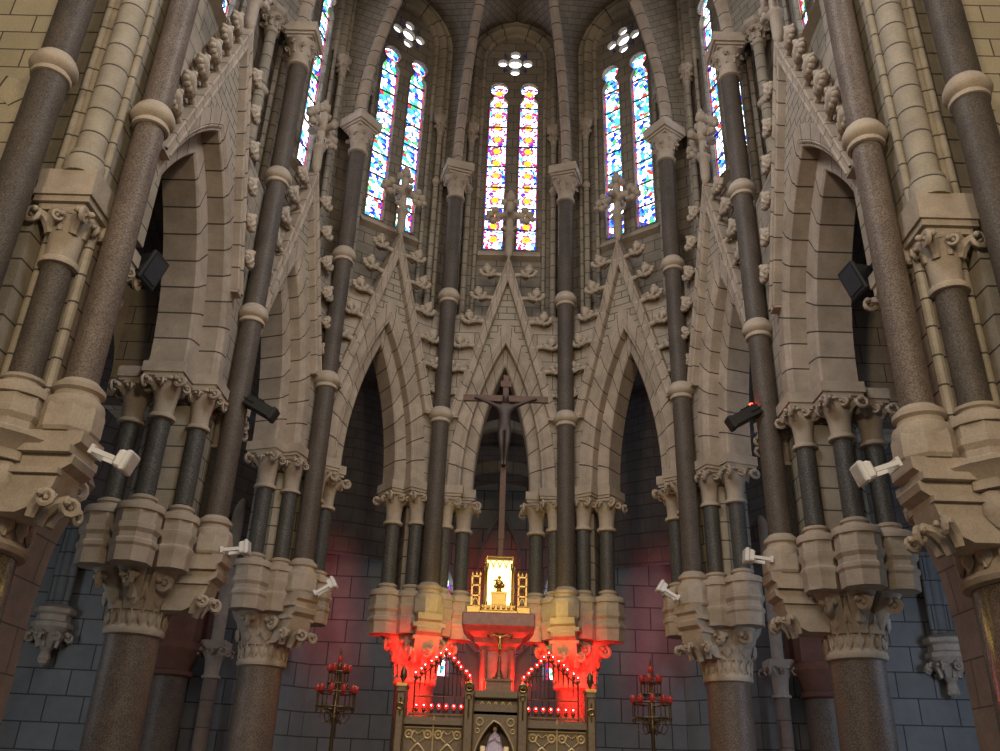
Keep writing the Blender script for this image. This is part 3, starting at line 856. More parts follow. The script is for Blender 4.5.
# ------------------------------------------------------------------ floor, ambulatory
mb = MB(); mb.face([(-16, -14, 0), (16, -14, 0), (16, 27, 0), (-16, 27, 0)]); struct('floor', mb.mesh('floor', M['floor'], 0))
OUT = [(-10.6, 8.5), (-10.6, 20.0), (-8.1, 20.3), (-6.0, 20.9), (-4.6, 22.3), (-1.85, 22.3), (-.9, 23.3), (.9, 23.3), (1.85, 22.3), (4.6, 22.3), (6.0, 20.9), (8.1, 20.3), (10.6, 20.0), (10.6, 8.5)]
names = ['north_aisle', 'north_chapel', 'north_bay', 'north_return', 'northeast_chapel', 'east_oblique_left', 'east_chapel', 'east_oblique_right', 'southeast_chapel', 'south_return', 'south_bay', 'south_chapel', 'south_aisle']
for i, nm in enumerate(names):
    a, b = Vector((*OUT[i], 0)), Vector((*OUT[i+1], 0)); L = (b-a).length
    mb = MB(); bm = mb.bm
    if 'oblique' in nm:
        loops = [[(0, 0), (L, 0), (L, 13), (0, 13)], [(L/2-.30, 4.3), (L/2+.30, 4.3), (L/2+.30, 6.4), (L/2+.2, 6.75), (L/2, 7.05), (L/2-.2, 6.75), (L/2-.30, 6.4)]]
        edges = []
        for lp in loops:
            vs = [bm.verts.new((x, 0, z)) for x, z in lp]
            for j in range(len(vs)): edges.append(bm.edges.new((vs[j], vs[(j+1) % len(vs)])))
        bmesh.ops.triangle_fill(bm, edges=edges, use_beauty=True, normal=(0, -1, 0))
        for f in bm.faces: mb.boxuv(f)
        hole = loops[1]
        for j in range(len(hole)):
            p0, p1 = hole[j], hole[(j+1) % len(hole)]
            mb.face([(p0[0], 0, p0[1]), (p1[0], 0, p1[1]), (p1[0], .2, p1[1]), (p0[0], .2, p0[1])])
    else:
        mb.face([(0, 0, 0), (L, 0, 0), (L, 0, 13), (0, 0, 13)])
    t = (b-a)/L; n = Vector((-t.y, t.x, 0))
    mt = Matrix(((t.x, n.x, 0, a.x), (t.y, n.y, 0, a.y), (0, 0, 1, 0), (0, 0, 0, 1)))
    struct('wall_'+nm, mb.mesh('wall', M['dimwall'], 0), mt)
    if 'oblique' in nm:
        mb = MB(); hole = [(L/2-.31, 4.29), (L/2+.31, 4.29), (L/2+.31, 6.4), (L/2+.2, 6.77), (L/2, 7.07), (L/2-.2, 6.77), (L/2-.31, 6.4)]
        mb.face([(x, .15, z) for x, z in hole], [(x-L/2, z-3.9) for x, z in hole])
        w = bpy.data.objects.new('window_%d' % (8 if 'left' in nm else 9), mb.mesh('window', M['g4'], 0)); COL.objects.link(w); w.matrix_world = mt; w['kind'] = 'structure'
# ambulatory vault
INN = []
def off_node(k, d): return PM[k] @ Vector((0, d, 0))
ordn = ['L4', 'L3', 'L2', 'L1', 'R1', 'R2', 'R3', 'R4']
inn = [off_node(k, 1.0) for k in ordn]
outp = [Vector((-10.6, 8.5, 0)), Vector((-10.6, 15.5, 0)), Vector((-6.0, 20.9, 0)), Vector((-2.0, 22.6, 0)), Vector((2.0, 22.6, 0)), Vector((6.0, 20.9, 0)), Vector((10.6, 15.5, 0)), Vector((10.6, 8.5, 0))]
mb = MB()
for i in range(7):
    rings = []
    for u in range(7):
        f = u/6; A = inn[i].lerp(inn[i+1], f); B = outp[i].lerp(outp[i+1], f)
        if i == 3: B = B+Vector((0, .9*math.sin(PI*f), 0))
        row = []
        for v in range(9):
            g = v/8; p = A.lerp(B, g); sag = (2*f-1)**2
            p.z = 11.05+.35*g-4.4*g**2.6*(1 if i != 3 else .45)-1.6*sag*(1-g)
            row.append(p)
        rings.append(row)
    w_ = (inn[i+1]-inn[i]).length
    mb.loft(rings, closed=False, uvf=lambda a, b: (a/6*w_*1.4, b*.6))
mb.face([(-10.6, 20.4, 7.0), (-10.6, 15.4, 7.0), (-5.9, 21.0, 7.0)]); mb.face([(10.6, 20.4, 7.0), (10.6, 15.4, 7.0), (5.9, 21.0, 7.0)])
mb.face([(-2.1, 22.2, 10.3), (2.1, 22.2, 10.3), (1.1, 23.6, 10.3), (-1.1, 23.6, 10.3)])
struct('ceiling.007', mb.mesh('ceiling', M['dimweb'], 60))
# ambulatory transverse ribs
ALAB = {'L3': 'shadowed ambulatory rib beyond the nearest left column', 'R3': 'shadowed ambulatory rib beyond the nearest right column', 'L2': 'shadowed ambulatory rib behind the left candelabrum pier', 'R2': 'shadowed ambulatory rib behind the right candelabrum pier', 'L1': 'shadowed ambulatory rib leaving the pier left of the tabernacle', 'R1': 'shadowed ambulatory rib leaving the pier right of the tabernacle'}
tgt = {'L3': (-10.4, 14.5), 'R3': (10.4, 14.5), 'L2': (-6.9, 20.5), 'R2': (6.9, 20.5), 'L1': (-2.5, 22.2), 'R1': (2.5, 22.2)}
def pointed_rib(a, b, z0, za, w=.14, h=.3, mt='ambrib'):
    a, b = Vector((*a, 0)), Vector((*b, 0)); L = (b-a).length; d = (b-a)/L; s = Vector((-d.y, d.x, 0))
    half, _ = arc_pts(L/2, z0, za, 0, 12)
    pts = [(-x, z) for x, z in half]+[(x, z) for x, z in reversed(half[:-1])]
    mb = MB(); rings = []; acc = []; q = 0
    for i, (x, z) in enumerate(pts):
        p = (a+b)/2+d*x+Vector((0, 0, z))
        rings.append([p-s*w+Vector((0, 0, h)), p-s*w+Vector((0, 0, .05)), p-s*w*.5, p+s*w*.5, p+s*w+Vector((0, 0, .05)), p+s*w+Vector((0, 0, h))])
        if i: q += math.hypot(pts[i][0]-pts[i-1][0], pts[i][1]-pts[i-1][1])
        acc.append(q)
    mb.loft(rings, closed=False, uvf=lambda i, j: (50+j*.05, acc[i]))
    return mb.mesh('vault_rib', M[mt], 30)
for k in ALAB:
    q = off_node(k, 1.3 if k[1] != '3' else 2.25)
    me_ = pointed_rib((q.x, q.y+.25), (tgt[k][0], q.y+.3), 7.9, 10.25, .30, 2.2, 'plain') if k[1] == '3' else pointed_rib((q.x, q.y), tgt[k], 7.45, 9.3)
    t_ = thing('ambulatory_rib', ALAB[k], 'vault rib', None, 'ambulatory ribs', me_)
    if k[1] == '3':
        sx = 1 if q.x > 0 else -1; mb = MB(); a_, b_ = sorted((sx*5.5, sx*(abs(q.x)+.02))); mb.box(a_, b_, 13.5, 14.1, 7.4, 12.4); add('jamb', mb.mesh('jamb', M['ashlar'], 0), t_)
for i, (y, w, z0, za) in enumerate(((19.5, 1.75, 7.6, 9.65), (21.0, 1.9, 7.3, 9.1), (23.1, .62, 6.6, 8.55))):
    thing('chapel_rib', 'dark pointed chapel rib seen through the central arch, %s of three going back' % WORDS[i+1], 'vault rib', None, 'chapel ribs', pointed_rib((-w, y), (w, y), z0, za, .12, .25))
# wall shafts on carved corbels, granite responds and their neighbours
def wall_corbel_mesh():
    mb = MB()
    mb.lathe([(.05, -.75), (.14, -.7), (.10, -.55), (.22, -.35), (.40, -.08), (.44, -.04), (.44, .05), (.36, .10), (.36, .22), (.44, .27), (.44, .36), (.30, .45)], segs=8, rot=PI/8)
    for q in range(8):
        a = q*PI/4; d = (math.cos(a), math.sin(a), 0)
        leaf_hook(mb, (d[0]*.18, d[1]*.18, -.45), d, .28, .24, .08)
    mb.ball((0, 0, -.72), .15, sub=1)
    return mb.mesh('corbel', M['plain'], 40)
ME_WC = wall_corbel_mesh()
mbx = MB()
for dx, r in ((-.17, .09), (0, .12), (.17, .09)): mbx.lathe([(r, .4), (r, 5.6)], dx, 0, 12)
ME_WS = mbx.mesh('shaft_cluster', M['dimwall'])
for side in 'LR':
    sx = -1 if side == 'L' else 1
    for (x, y, z, lab) in ((sx*9.9, 19.75, 4.7, 'carved corbel with clustered shafts on the pale %s ambulatory wall'), (sx*5.15, 21.2, 5.0, 'carved corbel in shadow beside the %s candelabrum')):
        p = thing('wall_corbel', lab % SIDE[side], 'corbel', T(x, y, z), 'ambulatory corbels')
        add('corbel', ME_WC, p); add('shaft_cluster', ME_WS, p)
    p = thing('granite_respond', 'dark granite respond column in red shade between the %s columns' % SIDE[side], 'column', T(sx*7.15, 19.9, 0), 'ambulatory respond columns')
    mb = MB(); mb.lathe([(.55, 0), (.55, .4), (.45, .5), (.42, .55), (.42, 3.75)], segs=24); add('shaft', mb.mesh('shaft', M['granite']), p)
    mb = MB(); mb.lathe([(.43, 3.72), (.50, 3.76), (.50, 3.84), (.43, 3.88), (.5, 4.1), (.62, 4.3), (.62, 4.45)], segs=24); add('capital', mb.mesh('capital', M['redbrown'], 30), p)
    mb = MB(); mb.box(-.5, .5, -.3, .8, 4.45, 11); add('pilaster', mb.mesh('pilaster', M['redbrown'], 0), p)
    p = thing('lit_colonnette', 'pale lit colonnette with leaf capital glimpsed behind the second %s column' % SIDE[side], 'colonnette', T(sx*6.30, 20.15, 0), 'daylit ambulatory colonnettes')
    mb = MB(); mb.lathe([(.16, 0), (.16, 3.75)], segs=14); add('shaft', mb.mesh('shaft', M['aisle']), p)
    add('capital', ME_CAP_IN, p, T(0, 0, 3.75))
    mb = MB(); mb.lathe([(.14, 4.4), (.14, 8)], segs=12); mb.box(-.28, .28, -.28, .28, 4.4, 4.55); add('upper_shaft', mb.mesh('shaft', M['plain'], 30), p)

# ------------------------------------------------------------------ spotlights
def black_spot(loc, rot, arm, label, led=False):
    p = thing('black_spotlight', label, 'spotlight', T(*loc) @ rot, 'black spotlights')
    mb = MB(); mb.box(-.13, .13, -.16, .16, -.24, .20, .02); mb.box(-.15, .15, -.19, -.12, -.27, .23, .02)
    add('housing', mb.mesh('housing', M['dark'], 30), p)
    mb = MB(); mb.box(-.11, .11, -.2, -.185, -.2, .16); add('lens', mb.mesh('lens', M['lens'], 0), p)
    mb = MB()
    for i in range(5): mb.box(-.11, .11, .16, .2, -.2+i*.08, -.17+i*.08)
    add('cooling_fins', mb.mesh('cooling_fins', M['dark'], 0), p)
    mb = MB(); inv = (T(*loc) @ rot).inverted(); e = inv @ Vector(arm)
    mb.tube([(0, .12, .0), e], .022, 8)
    mb.tube([(-.16, 0, 0), (-.16, .16, .02), (.16, .16, .02), (.16, 0, 0)], .014, 6)
    add('bracket', mb.mesh('bracket', M['dark'], 40), p)
    if led:
        mb = MB(); mb.ball((.10, .21, .22), .035); add('indicator_light', mb.mesh('indicator_light', M['led']), p, None, 'glowing red indicator')
def bw(k, s, o, z): return tuple(BM[k] @ Vector((s, o, z)))
E3 = lambda x, y, z: Matrix.Rotation(z, 4, 'Z') @ Matrix.Rotation(y, 4, 'Y') @ Matrix.Rotation(x, 4, 'X')
black_spot(bw('L3', -1.56, .10, 7.58), E3(.15, .25, math.radians(70)), bw('L3', -1.95, .30, 7.70), 'black spotlight at the springing of the wide left arch')
black_spot(bw('R3', 1.50, .12, 7.76), E3(.15, -.25, math.radians(-70)), bw('R3', 1.95, .30, 7.72), 'black spotlight at the springing of the wide right arch')
def long_spot(loc, rot, arm, label, led):
    p = thing('black_spotlight', label, 'spotlight', T(*loc) @ rot, 'black spotlights')
    mb = MB(); mb.box(-.27, .28, -.10, .10, -.10, .10, .02); mb.box(.24, .33, -.115, .115, -.115, .115, .012)
    for i in range(6): mb.box(-.25+i*.05, -.23+i*.05, -.085, .085, .09, .125)
    add('housing', mb.mesh('housing', M['dark'], 30), p)
    mb = MB(); mb.box(.325, .335, -.09, .09, -.09, .09); add('lens', mb.mesh('lens', M['lens'], 0), p)
    mb = MB(); e = (T(*loc) @ rot).inverted() @ Vector(arm)
    mb.tube([(-.22, 0, 0), e], .025, 8); mb.tube([(-.1, -.11, 0), (-.28, -.11, 0), (-.28, .11, 0), (-.1, .11, 0)], .014, 6)
    add('bracket', mb.mesh('bracket', M['dark'], 40), p)
    if led:
        mb = MB(); mb.ball((-.24, -.06, .13), .045); add('indicator_light', mb.mesh('indicator_light', M['led']), p, None, 'glowing red indicator')
long_spot((-4.10, 13.42, 7.41), Matrix.Rotation(.49, 4, 'Y'), (-4.50, 13.5, 7.50), 'long black spotlight tilting down from the left shaft between wide and narrow gables', False)
long_spot((4.12, 13.42, 7.52), RZ(PI) @ Matrix.Rotation(.52, 4, 'Y'), (4.50, 13.5, 7.60), 'long black spotlight with glowing red indicator on the right shaft', True)
def white_spot(loc, sx, label, tilt):
    p = thing('white_spotlight', label, 'spotlight', T(*loc) @ RZ(0 if sx < 0 else PI) @ Matrix.Rotation(tilt*(1 if sx < 0 else 1), 4, 'Y'), 'white spotlights')
    # local +x points away from the pier
    mb = MB(); mb.box(.08, .2, -.10, .10, -.09, .10, .02); mb.box(.17, .23, -.12, .12, -.11, .12, .015); add('housing', mb.mesh('housing', M['white'], 30), p)
    mb = MB(); mb.box(.225, .235, -.09, .09, -.08, .09); add('lens', mb.mesh('lens', M['frost'], 0), p)
    mb = MB()
    for q in (-1, 1): mb.box(-.17, .10, q*.12-.012, q*.12+.012, -.05, .0)
    mb.box(-.19, -.15, -.13, .13, -.07, .03); add('bracket', mb.mesh('bracket', M['white'], 0), p)
for k, dx, dy, dz, tilt in (('4', .60, -.15, 4.62, .35), ('3', .42, -.12, 4.97, -.12), ('2', .50, -.2, 4.95, -.55)):
    for side in 'LR':
        n = NODE[side+k]; sx = -1 if side == 'L' else 1
        lab = {'4': 'large white spotlight on the corbel nearest the %s edge', '3': 'white spotlight on the base of the nearest full %s column', '2': 'white spotlight lit pink beside the %s candelabrum pier'}[k] % SIDE[side]
        white_spot((n.x-sx*dx, n.y+dy, dz+(.13 if side == 'R' else 0)), sx, lab, tilt)

# ------------------------------------------------------------------ crucifix on its tall pole
def skin_figure(name, pts, edges, radii, mat, parent, m=None, sub=1):
    me = bpy.data.meshes.new(name); me.from_pydata(pts, edges, []); me.materials.append(mat)
    o = add(name, me, parent, m)
    md = o.modifiers.new('Skin', 'SKIN'); md.use_smooth_shade = True
    for v, r in zip(me.skin_vertices[0].data, radii): v.radius = (r, r)
    me.skin_vertices[0].data[0].use_root = True
    s = o.modifiers.new('Sub', 'SUBSURF'); s.levels = sub; s.render_levels = sub
    return o
def corpus(parent, k, m, mat):
    P = [(0, -.05, -.02), (0, -.06, .18), (0, -.07, .36), (0, -.09, .46), (0, -.14, .58), (0, -.15, .66),
         (.15, -.06, .40), (.36, -.05, .50), (.58, -.04, .60), (.66, -.04, .62), (-.15, -.06, .40), (-.36, -.05, .50), (-.58, -.04, .60), (-.66, -.04, .62),
         (.07, -.06, -.10), (.06, -.15, -.45), (.03, -.06, -.82), (.03, -.12, -.92), (-.07, -.06, -.10), (-.06, -.15, -.45), (-.03, -.05, -.82), (-.03, -.11, -.92)]
    P = [(x*k, y*k, z*k) for x, y, z in P]
    Ed = [(0, 1), (1, 2), (2, 3), (3, 4), (4, 5), (2, 6), (6, 7), (7, 8), (8, 9), (2, 10), (10, 11), (11, 12), (12, 13), (0, 14), (14, 15), (15, 16), (16, 17), (0, 18), (18, 19), (19, 20), (20, 21)]
    rad = [.11, .105, .13, .05, .085, .06, .06, .045, .035, .03, .06, .045, .035, .03, .085, .06, .038, .03, .085, .06, .038, .03]
    return skin_figure('corpus', P, Ed, [r*k for r in rad], mat, parent, m)
CX, CYY = .06, 14.65
p = thing('crucifix', 'large dark wooden crucifix on a tall pole before the central arch', 'crucifix', T(CX, CYY, 0))
mb = MB(); mb.box(-.055, .055, -.03, .03, 5.6, 8.75, .008); mb.box(-.04, .04, -.03, .03, 0, 5.6)
add('upright', mb.mesh('upright', M['wood'], 0), p)
mb = MB(); mb.box(-.79, .79, -.035, .025, 8.20, 8.33, .008); add('crossbar', mb.mesh('crossbar', M['wood'], 0), p)
mb = MB(); mb.box(-.10, .10, -.045, -.03, 8.5, 8.62); add('title_board', mb.mesh('title_board', M['wood'], 0), p)
corpus(p, .88, T(0, -.02, 7.72), M['corpus'])

# ------------------------------------------------------------------ altar
AX, AY = .07, 13.2
# stone reredos with gilt pilasters, tracery panels and a niche
alt = thing('altar_reredos', 'carved altar screen with gilt tracery, pilasters and central niche', 'altar', T(AX, AY, 0))
def tracery_panel(x0, x1, z0, z1):
    mb = MB(); mb.box(x0, x1, .06, .30, z0, z1)
    return mb.mesh('panel', M['altar'], 0)
def pil(x, w, zt, head):
    mb = MB()
    mb.box(x-w, x+w, -.06, .30, 0, zt, .01)
    for q in (-1, 1): mb.tube([(x+q*w*.86, -.065, .3), (x+q*w*.86, -.065, zt-.06)], .009, 6)
    a = mb.mesh('pilaster', M['altar'], 30)
    pl = add('pilaster', a, alt)
    mb = MB()
    for q in (-1, 1): mb.tube([(x+q*w*.86, -.072, .5), (x+q*w*.86, -.072, zt-.10)], .009, 6)
    mb.tube([(x, -.07, zt-.42), (x, -.07, zt-.18)], .012, 6)
    if head == 'round':
        mb.ring((x, -.07, zt+.0), .055, .012, (0, 1, 0), 16, 6); mb.ball((x, -.07, zt), .028, sub=1)
        mb.ring((x, -.07, zt-.13), .035, .009, (0, 1, 0), 12, 5)
    else:
        mb.ring((x, -.075, zt-.30), .04, .012, (0, 1, 0), 14, 6); mb.box(x-w-.012, x+w+.012, -.075, .31, zt-.03, zt+.012)
        mb.tube([(x-w*.9, -.075, zt-.1), (x+w*.9, -.075, zt-.1)], .008, 5)
    add('gilding', mb.mesh('gilding', M['gold'], 40), pl, None, 'gilt edging')
    if head == 'round':
        mb = MB(); mb.tube([(x, -.06, zt), (x, .26, zt)], w*.98, 18); add('rounded_head', mb.mesh('rounded_head', M['altar'], 40), pl)
    else:
        mb = MB(); mb.lathe([(.028, zt+.01), (.02, zt+.05), (.03, zt+.08), (.05, zt+.14), (.045, zt+.20), (.015, zt+.25), (.004, zt+.28)], x, .1, 10)
        for q in (-1, 1): mb.ball((x+q*.03, .1, zt+.12), .025, sub=1)
        add('finial', mb.mesh('finial', M['bronze'], 40), pl)
for x, w, zt, hd in ((-1.36, .065, 3.03, 'sq'), (-.385, .075, 3.02, 'round'), (.385, .075, 3.02, 'round'), (1.36, .065, 3.03, 'sq')): pil(x, w, zt, hd)
# side panels
for sg in (-1, 1):
    x0, x1 = sorted((sg*.46, sg*1.295))
    mb = MB(); mb.box(x0, x1, .05, .30, 0, 2.50); mb.box(x0, x1, -.02, .34, 2.50, 2.56); mb.box(x0, x1, .02, .32, 2.56, 2.60)
    pn = add('side_panel', mb.mesh('panel', M['altar'], 0), alt)
    mb = MB(); n = 2; wseg = (x1-x0)/n
    for i in range(n):
        cx = x0+wseg*(i+.5)
        half, _ = arc_pts(wseg*.36, 1.95, 2.25, 0, 10)
        mb.tube([(cx-s, .035, z) for s, z in half]+[(cx+s, .035, z) for s, z in reversed(half[:-1])], .016, 6)
        half, _ = arc_pts(wseg*.22, 1.95, 2.14, 0, 8)
        mb.tube([(cx-s, .035, z) for s, z in half]+[(cx+s, .035, z) for s, z in reversed(half[:-1])], .016, 6)
        for q in (-1, 1):
            mb.ring((cx+q*wseg*.32, .04, 2.37), .05, .015, (0, 1, 0), 12, 5); mb.ball((cx+q*wseg*.32, .035, 2.37), .02, sub=1)
            mb.tube([(cx+q*.03, .035, 2.27), (cx+q*.10, .03, 2.33), (cx+q*.06, .03, 2.42), (cx+q*.01, .035, 2.38)], .011, 5)
        mb.tube([(cx-wseg*.48, .035, 2.46), (cx+wseg*.48, .035, 2.46)], .009, 5)
    mb.tube([((x0+x1)/2, .02, 1.5), ((x0+x1)/2, .02, 2.62)], .014, 6)
    add('gilt_tracery', mb.mesh('gilt_tracery', M['olgold'], 40), pn, None, 'dull gilt tracery')
# centre: lintel, frieze, niche
half, _ = arc_pts(.29, 1.95, 2.58, 0, 12)
mb = MB()
poly = [(.31, 1.2), (.31, 2.80), (-.31, 2.80), (-.31, 1.2), (-.29, 1.2)]+[(-s, z) for s, z in half]+[(s, z) for s, z in reversed(half[:-1])]+[(.29, 1.2)]
mb.face([(s, .0, z) for s, z in poly]); 
nl = [(-.29, 1.2)]+[(-s, z) for s, z in half]+[(s, z) for s, z in reversed(half[:-1])]+[(.29, 1.2)]
for i in range(len(nl)-1): mb.face([(nl[i][0], 0, nl[i][1]), (nl[i+1][0], 0, nl[i+1][1]), (nl[i+1][0], .34, nl[i+1][1]), (nl[i][0], .34, nl[i][1])])
mb.box(-.31, .31, -.04, .36, 2.88, 2.98, .01)
mb.box(-.31, .31, .0, .36, 2.66, 2.70)
mb.box(-.31, .31, .06, .36, 2.70, 2.88)
mb.box(-.31, .31, -.05, .34, 1.1, 2.16)
ctr = add('niche_front', mb.mesh('niche_front', M['altar'], 0), alt)
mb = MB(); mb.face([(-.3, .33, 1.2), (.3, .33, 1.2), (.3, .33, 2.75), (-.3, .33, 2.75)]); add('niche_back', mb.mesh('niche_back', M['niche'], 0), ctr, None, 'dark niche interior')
mb = MB()
for i in range(5): 
    cx = -.2+i*.1; hh, _ = arc_pts(.035, 2.74, 2.84, 0, 6)
    mb.tube([(cx-s, .05, z) for s, z in hh]+[(cx+s, .05, z) for s, z in reversed(hh[:-1])], .008, 5)
for q in (-1, 1):
    mb.ring((q*.22, -.01, 2.56), .05, .01, (0, 1, 0), 12, 5); mb.ring((q*.25, -.01, 2.44), .03, .008, (0, 1, 0), 10, 5)
mb.tube([(-s-.02, -.01, z) for s, z in half]+[(s+.02, -.01, z) for s, z in reversed(half[:-1])], .010, 6)
add('gilt_tracery', mb.mesh('gilt_tracery', M['olgold'], 40), ctr)
# low wall behind the lamps and plinth of the altar
mb = MB(); mb.box(-1.30, 1.30, .30, .42, 0, 2.62); mb.box(-1.4, 1.4, .30, 1.0, 0, 2.2); add('back_wall', mb.mesh('back_wall', M['altar'], 0), alt)

# statue of a crowned woman in the niche
p = thing('statue', 'small crowned statue in white and violet robe inside the altar niche', 'statue', T(AX-.0, AY+.14, 2.16))
mb = MB()
mb.lathe([(.135, 0), (.13, .03), (.115, .10), (.10, .16), (.082, .21), (.055, .25), (.022, .27), (.02, .29)], segs=16, sy=.7)
for q in range(9):
    a = PI+q*PI/8; mb.tube([(.13*math.cos(a), .09*math.sin(a), .01), (.07*math.cos(a), .05*math.sin(a), .21)], [.016, .008], 5)
add('robe', mb.mesh('robe', M['robe'], 50), p)
mb = MB(); mb.ball((0, -.005, .315), .034, (.9, .95, 1.15)); mb.ball((0, -.04, .31), .006, sub=1); add('head', mb.mesh('head', M['skin']), p)
mb = MB(); mb.tube([(-.06, -.03, .2), (-.07, -.07, .16), (-.02, -.09, .18)], [.02, .018, .012], 6); mb.tube([(.06, -.03, .2), (.07, -.07, .15), (.02, -.09, .17)], [.02, .018, .012], 6); mb.ball((.0, -.085, .2), .028, (.8, .8, 1.3), 1); add('arms', mb.mesh('arms', M['robe']), p)
mb = MB(); mb.ring((0, 0, .345), .028, .006, (0, 0, 1), 12, 5)
for q in range(6):
    a = q*PI/3; mb.tube([(.028*math.cos(a), .028*math.sin(a), .345), (.034*math.cos(a), .034*math.sin(a), .385)], [.006, .003], 5)
add('crown', mb.mesh('crown', M['gold']), p, None, 'gilt crown')
for q, sd in ((-1, 'left'), (1, 'right')):
    p = thing('candle', 'short pale candle at the %s of the small niche statue' % sd, 'candle', T(AX+q*.165, AY-.0, 2.16), 'niche candles')
    mb = MB(); mb.lathe([(.035, 0), (.036, .07), (.03, .085), (.008, .08)], segs=12); add('wax', mb.mesh('wax', M['wax']), p)
    mb = MB(); mb.tube([(0, 0, .08), (.002, 0, .1)], .003, 5); add('wick', mb.mesh('wick', M['dark']), p)

# bronze crucifix on its block, behind the lintel
p = thing('pedestal_block', 'square stone block under the bronze altar cross', 'block', T(AX+.03, AY+.30, 2.98))
mb = MB(); mb.box(-.20, .20, -.12, .12, 0, .17, .01); mb.box(-.22, .22, -.14, .14, .15, .19, .01); mb.box(-.22, .22, -.14, .14, 0, .03); add('block', mb.mesh('block', M['altar'], 0), p)
p = thing('altar_cross', 'bronze standing cross on the altar in front of the red-lit pedestal', 'cross', T(AX+.03, AY+.30, 3.17))
mb = MB(); mb.lathe([(.10, 0), (.095, .03), (.06, .05), (.035, .12), (.022, .2), (.035, .24), (.02, .28), (.016, .40)], segs=14); add('foot', mb.mesh('foot', M['bronze']), p)
mb = MB(); mb.box(-.018, .018, -.012, .012, .36, .80); mb.box(-.165, .165, -.012, .012, .62, .655)
for x, z in ((-.17, .637), (.17, .637), (0, .81)): 
    for dx, dz in ((0, .02), (.018, 0), (-.018, 0), (0, -.02)): mb.ball((x+dx, 0, z+dz), .017, sub=1)
add('cross', mb.mesh('cross', M['bronze'], 40), p)
corpus(p, .22, T(0, -.012, .53), M['gold'])

# throne pedestal and tabernacle
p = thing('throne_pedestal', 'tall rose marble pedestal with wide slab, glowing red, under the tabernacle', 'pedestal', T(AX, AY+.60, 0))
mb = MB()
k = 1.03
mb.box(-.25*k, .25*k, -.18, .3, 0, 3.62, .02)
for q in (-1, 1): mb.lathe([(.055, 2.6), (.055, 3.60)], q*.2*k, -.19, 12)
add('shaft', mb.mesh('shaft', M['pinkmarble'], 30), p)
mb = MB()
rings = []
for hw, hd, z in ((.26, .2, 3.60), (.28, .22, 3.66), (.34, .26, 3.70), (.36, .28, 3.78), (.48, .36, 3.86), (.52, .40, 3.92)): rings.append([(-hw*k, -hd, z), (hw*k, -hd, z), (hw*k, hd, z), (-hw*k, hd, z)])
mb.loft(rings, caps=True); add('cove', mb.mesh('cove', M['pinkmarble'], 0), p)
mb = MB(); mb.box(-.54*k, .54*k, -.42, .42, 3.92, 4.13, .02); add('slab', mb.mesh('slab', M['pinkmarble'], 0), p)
mb = MB()
for q in (-1, 1):
    a, b = sorted((q*.28, q*.50)); mb.prism([(a, .10, 2.6), (b, .10, 2.6), (b, .10, 3.55 if q < 0 else 3.75), (a, .10, 3.75 if q < 0 else 3.55)], (0, .1, 0))
add('wing_panel', mb.mesh('wing_panel', M['blackwood'], 0), p, None, 'dark side wings')
tb = thing('tabernacle', 'gilt exposition tabernacle glowing yellow inside, on the pedestal slab', 'tabernacle', T(AX-.01, AY+.52, 4.13))
mb = MB()
mb.box(-.30, .30, -.24, .22, .0, .05, .01); mb.box(-.27, .27, -.20, .2, .05, .14, .01)
for q in (-1, 1): mb.box(q*.385-.11, q*.385+.11, -.14, .16, 0, .13, .012)
for i in range(7): mb.ball((-.24+i*.08, -.21, .095), .03, (1, .5, 1), 1)
add('tray', mb.mesh('tray', M['gold'], 30), tb)
mb = MB()
for x, y in ((-.20, -.14), (.20, -.14), (-.235, .08), (.235, .08)):
    mb.lathe([(.03, .14), (.03, .18), (.018, .2), (.018, .68), (.03, .70), (.034, .78), (.02, .80)], x, y, 10)
add('columns', mb.mesh('columns', M['gold'], 40), tb)
mb = MB()
a8 = [(-.235, .10), (-.20, -.15), (.20, -.15), (.235, .10)]
for i in range(3):
    x0, y0 = a8[i]; x1, y1 = a8[i+1]; n = 4 if i == 1 else 2
    for j in range(n):
        f0, f1 = j/n, (j+1)/n
        q0 = (x0+(x1-x0)*f0, y0+(y1-y0)*f0); q1 = (x0+(x1-x0)*f1, y0+(y1-y0)*f1); qm = ((q0[0]+q1[0])/2, (q0[1]+q1[1])/2)
        mb.tube([(q0[0], q0[1], .72), (qm[0]+(q0[0]-qm[0])*.6, qm[1]+(q0[1]-qm[1])*.6, .79), (qm[0], qm[1], .83), (qm[0]+(q1[0]-qm[0])*.6, qm[1]+(q1[1]-qm[1])*.6, .79), (q1[0], q1[1], .72)], .012, 5)
    mb.tube([(x0, y0, .86), (x1, y1, .86)], .016, 6)
    mb.tube([(x0, y0, .90), (x1, y1, .90)], .010, 6)
add('canopy', mb.mesh('canopy', M['gold'], 40), tb)
mb = MB(); mb.face([(-.20, .12, .14), (.20, .12, .14), (.20, .12, .90), (-.20, .12, .90)]); mb.face([(-.2, .12, .14), (-.235, .10, .14), (-.235, .10, .90), (-.2, .12, .90)]); add('lit_back', mb.mesh('lit_back', M['glow'], 0), tb, None, 'glowing yellow back panel')
mb = MB(); mb.box(-.115, .115, -.10, .06, .14, .34, .01); mb.box(-.13, .13, -.11, .07, .33, .36); mb.box(-.07, .07, -.108, -.09, .17, .31)
add('inner_shrine', mb.mesh('inner_shrine', M['gold'], 30), tb)
mb = MB()
mb.lathe([(.08, .36), (.05, .39), (.03, .44), (.06, .47)], segs=12)
mb.ball((0, -.02, .50), .07, (1, .8, 1), 2); mb.ball((.05, -.02, .47), .05, sub=1); mb.ball((-.05, -.02, .46), .045, sub=1); mb.ball((0, -.02, .60), .035, sub=1)
mb.tube([(-.02, -.02, .56), (-.1, -.03, .55)], [.02, .012], 6)
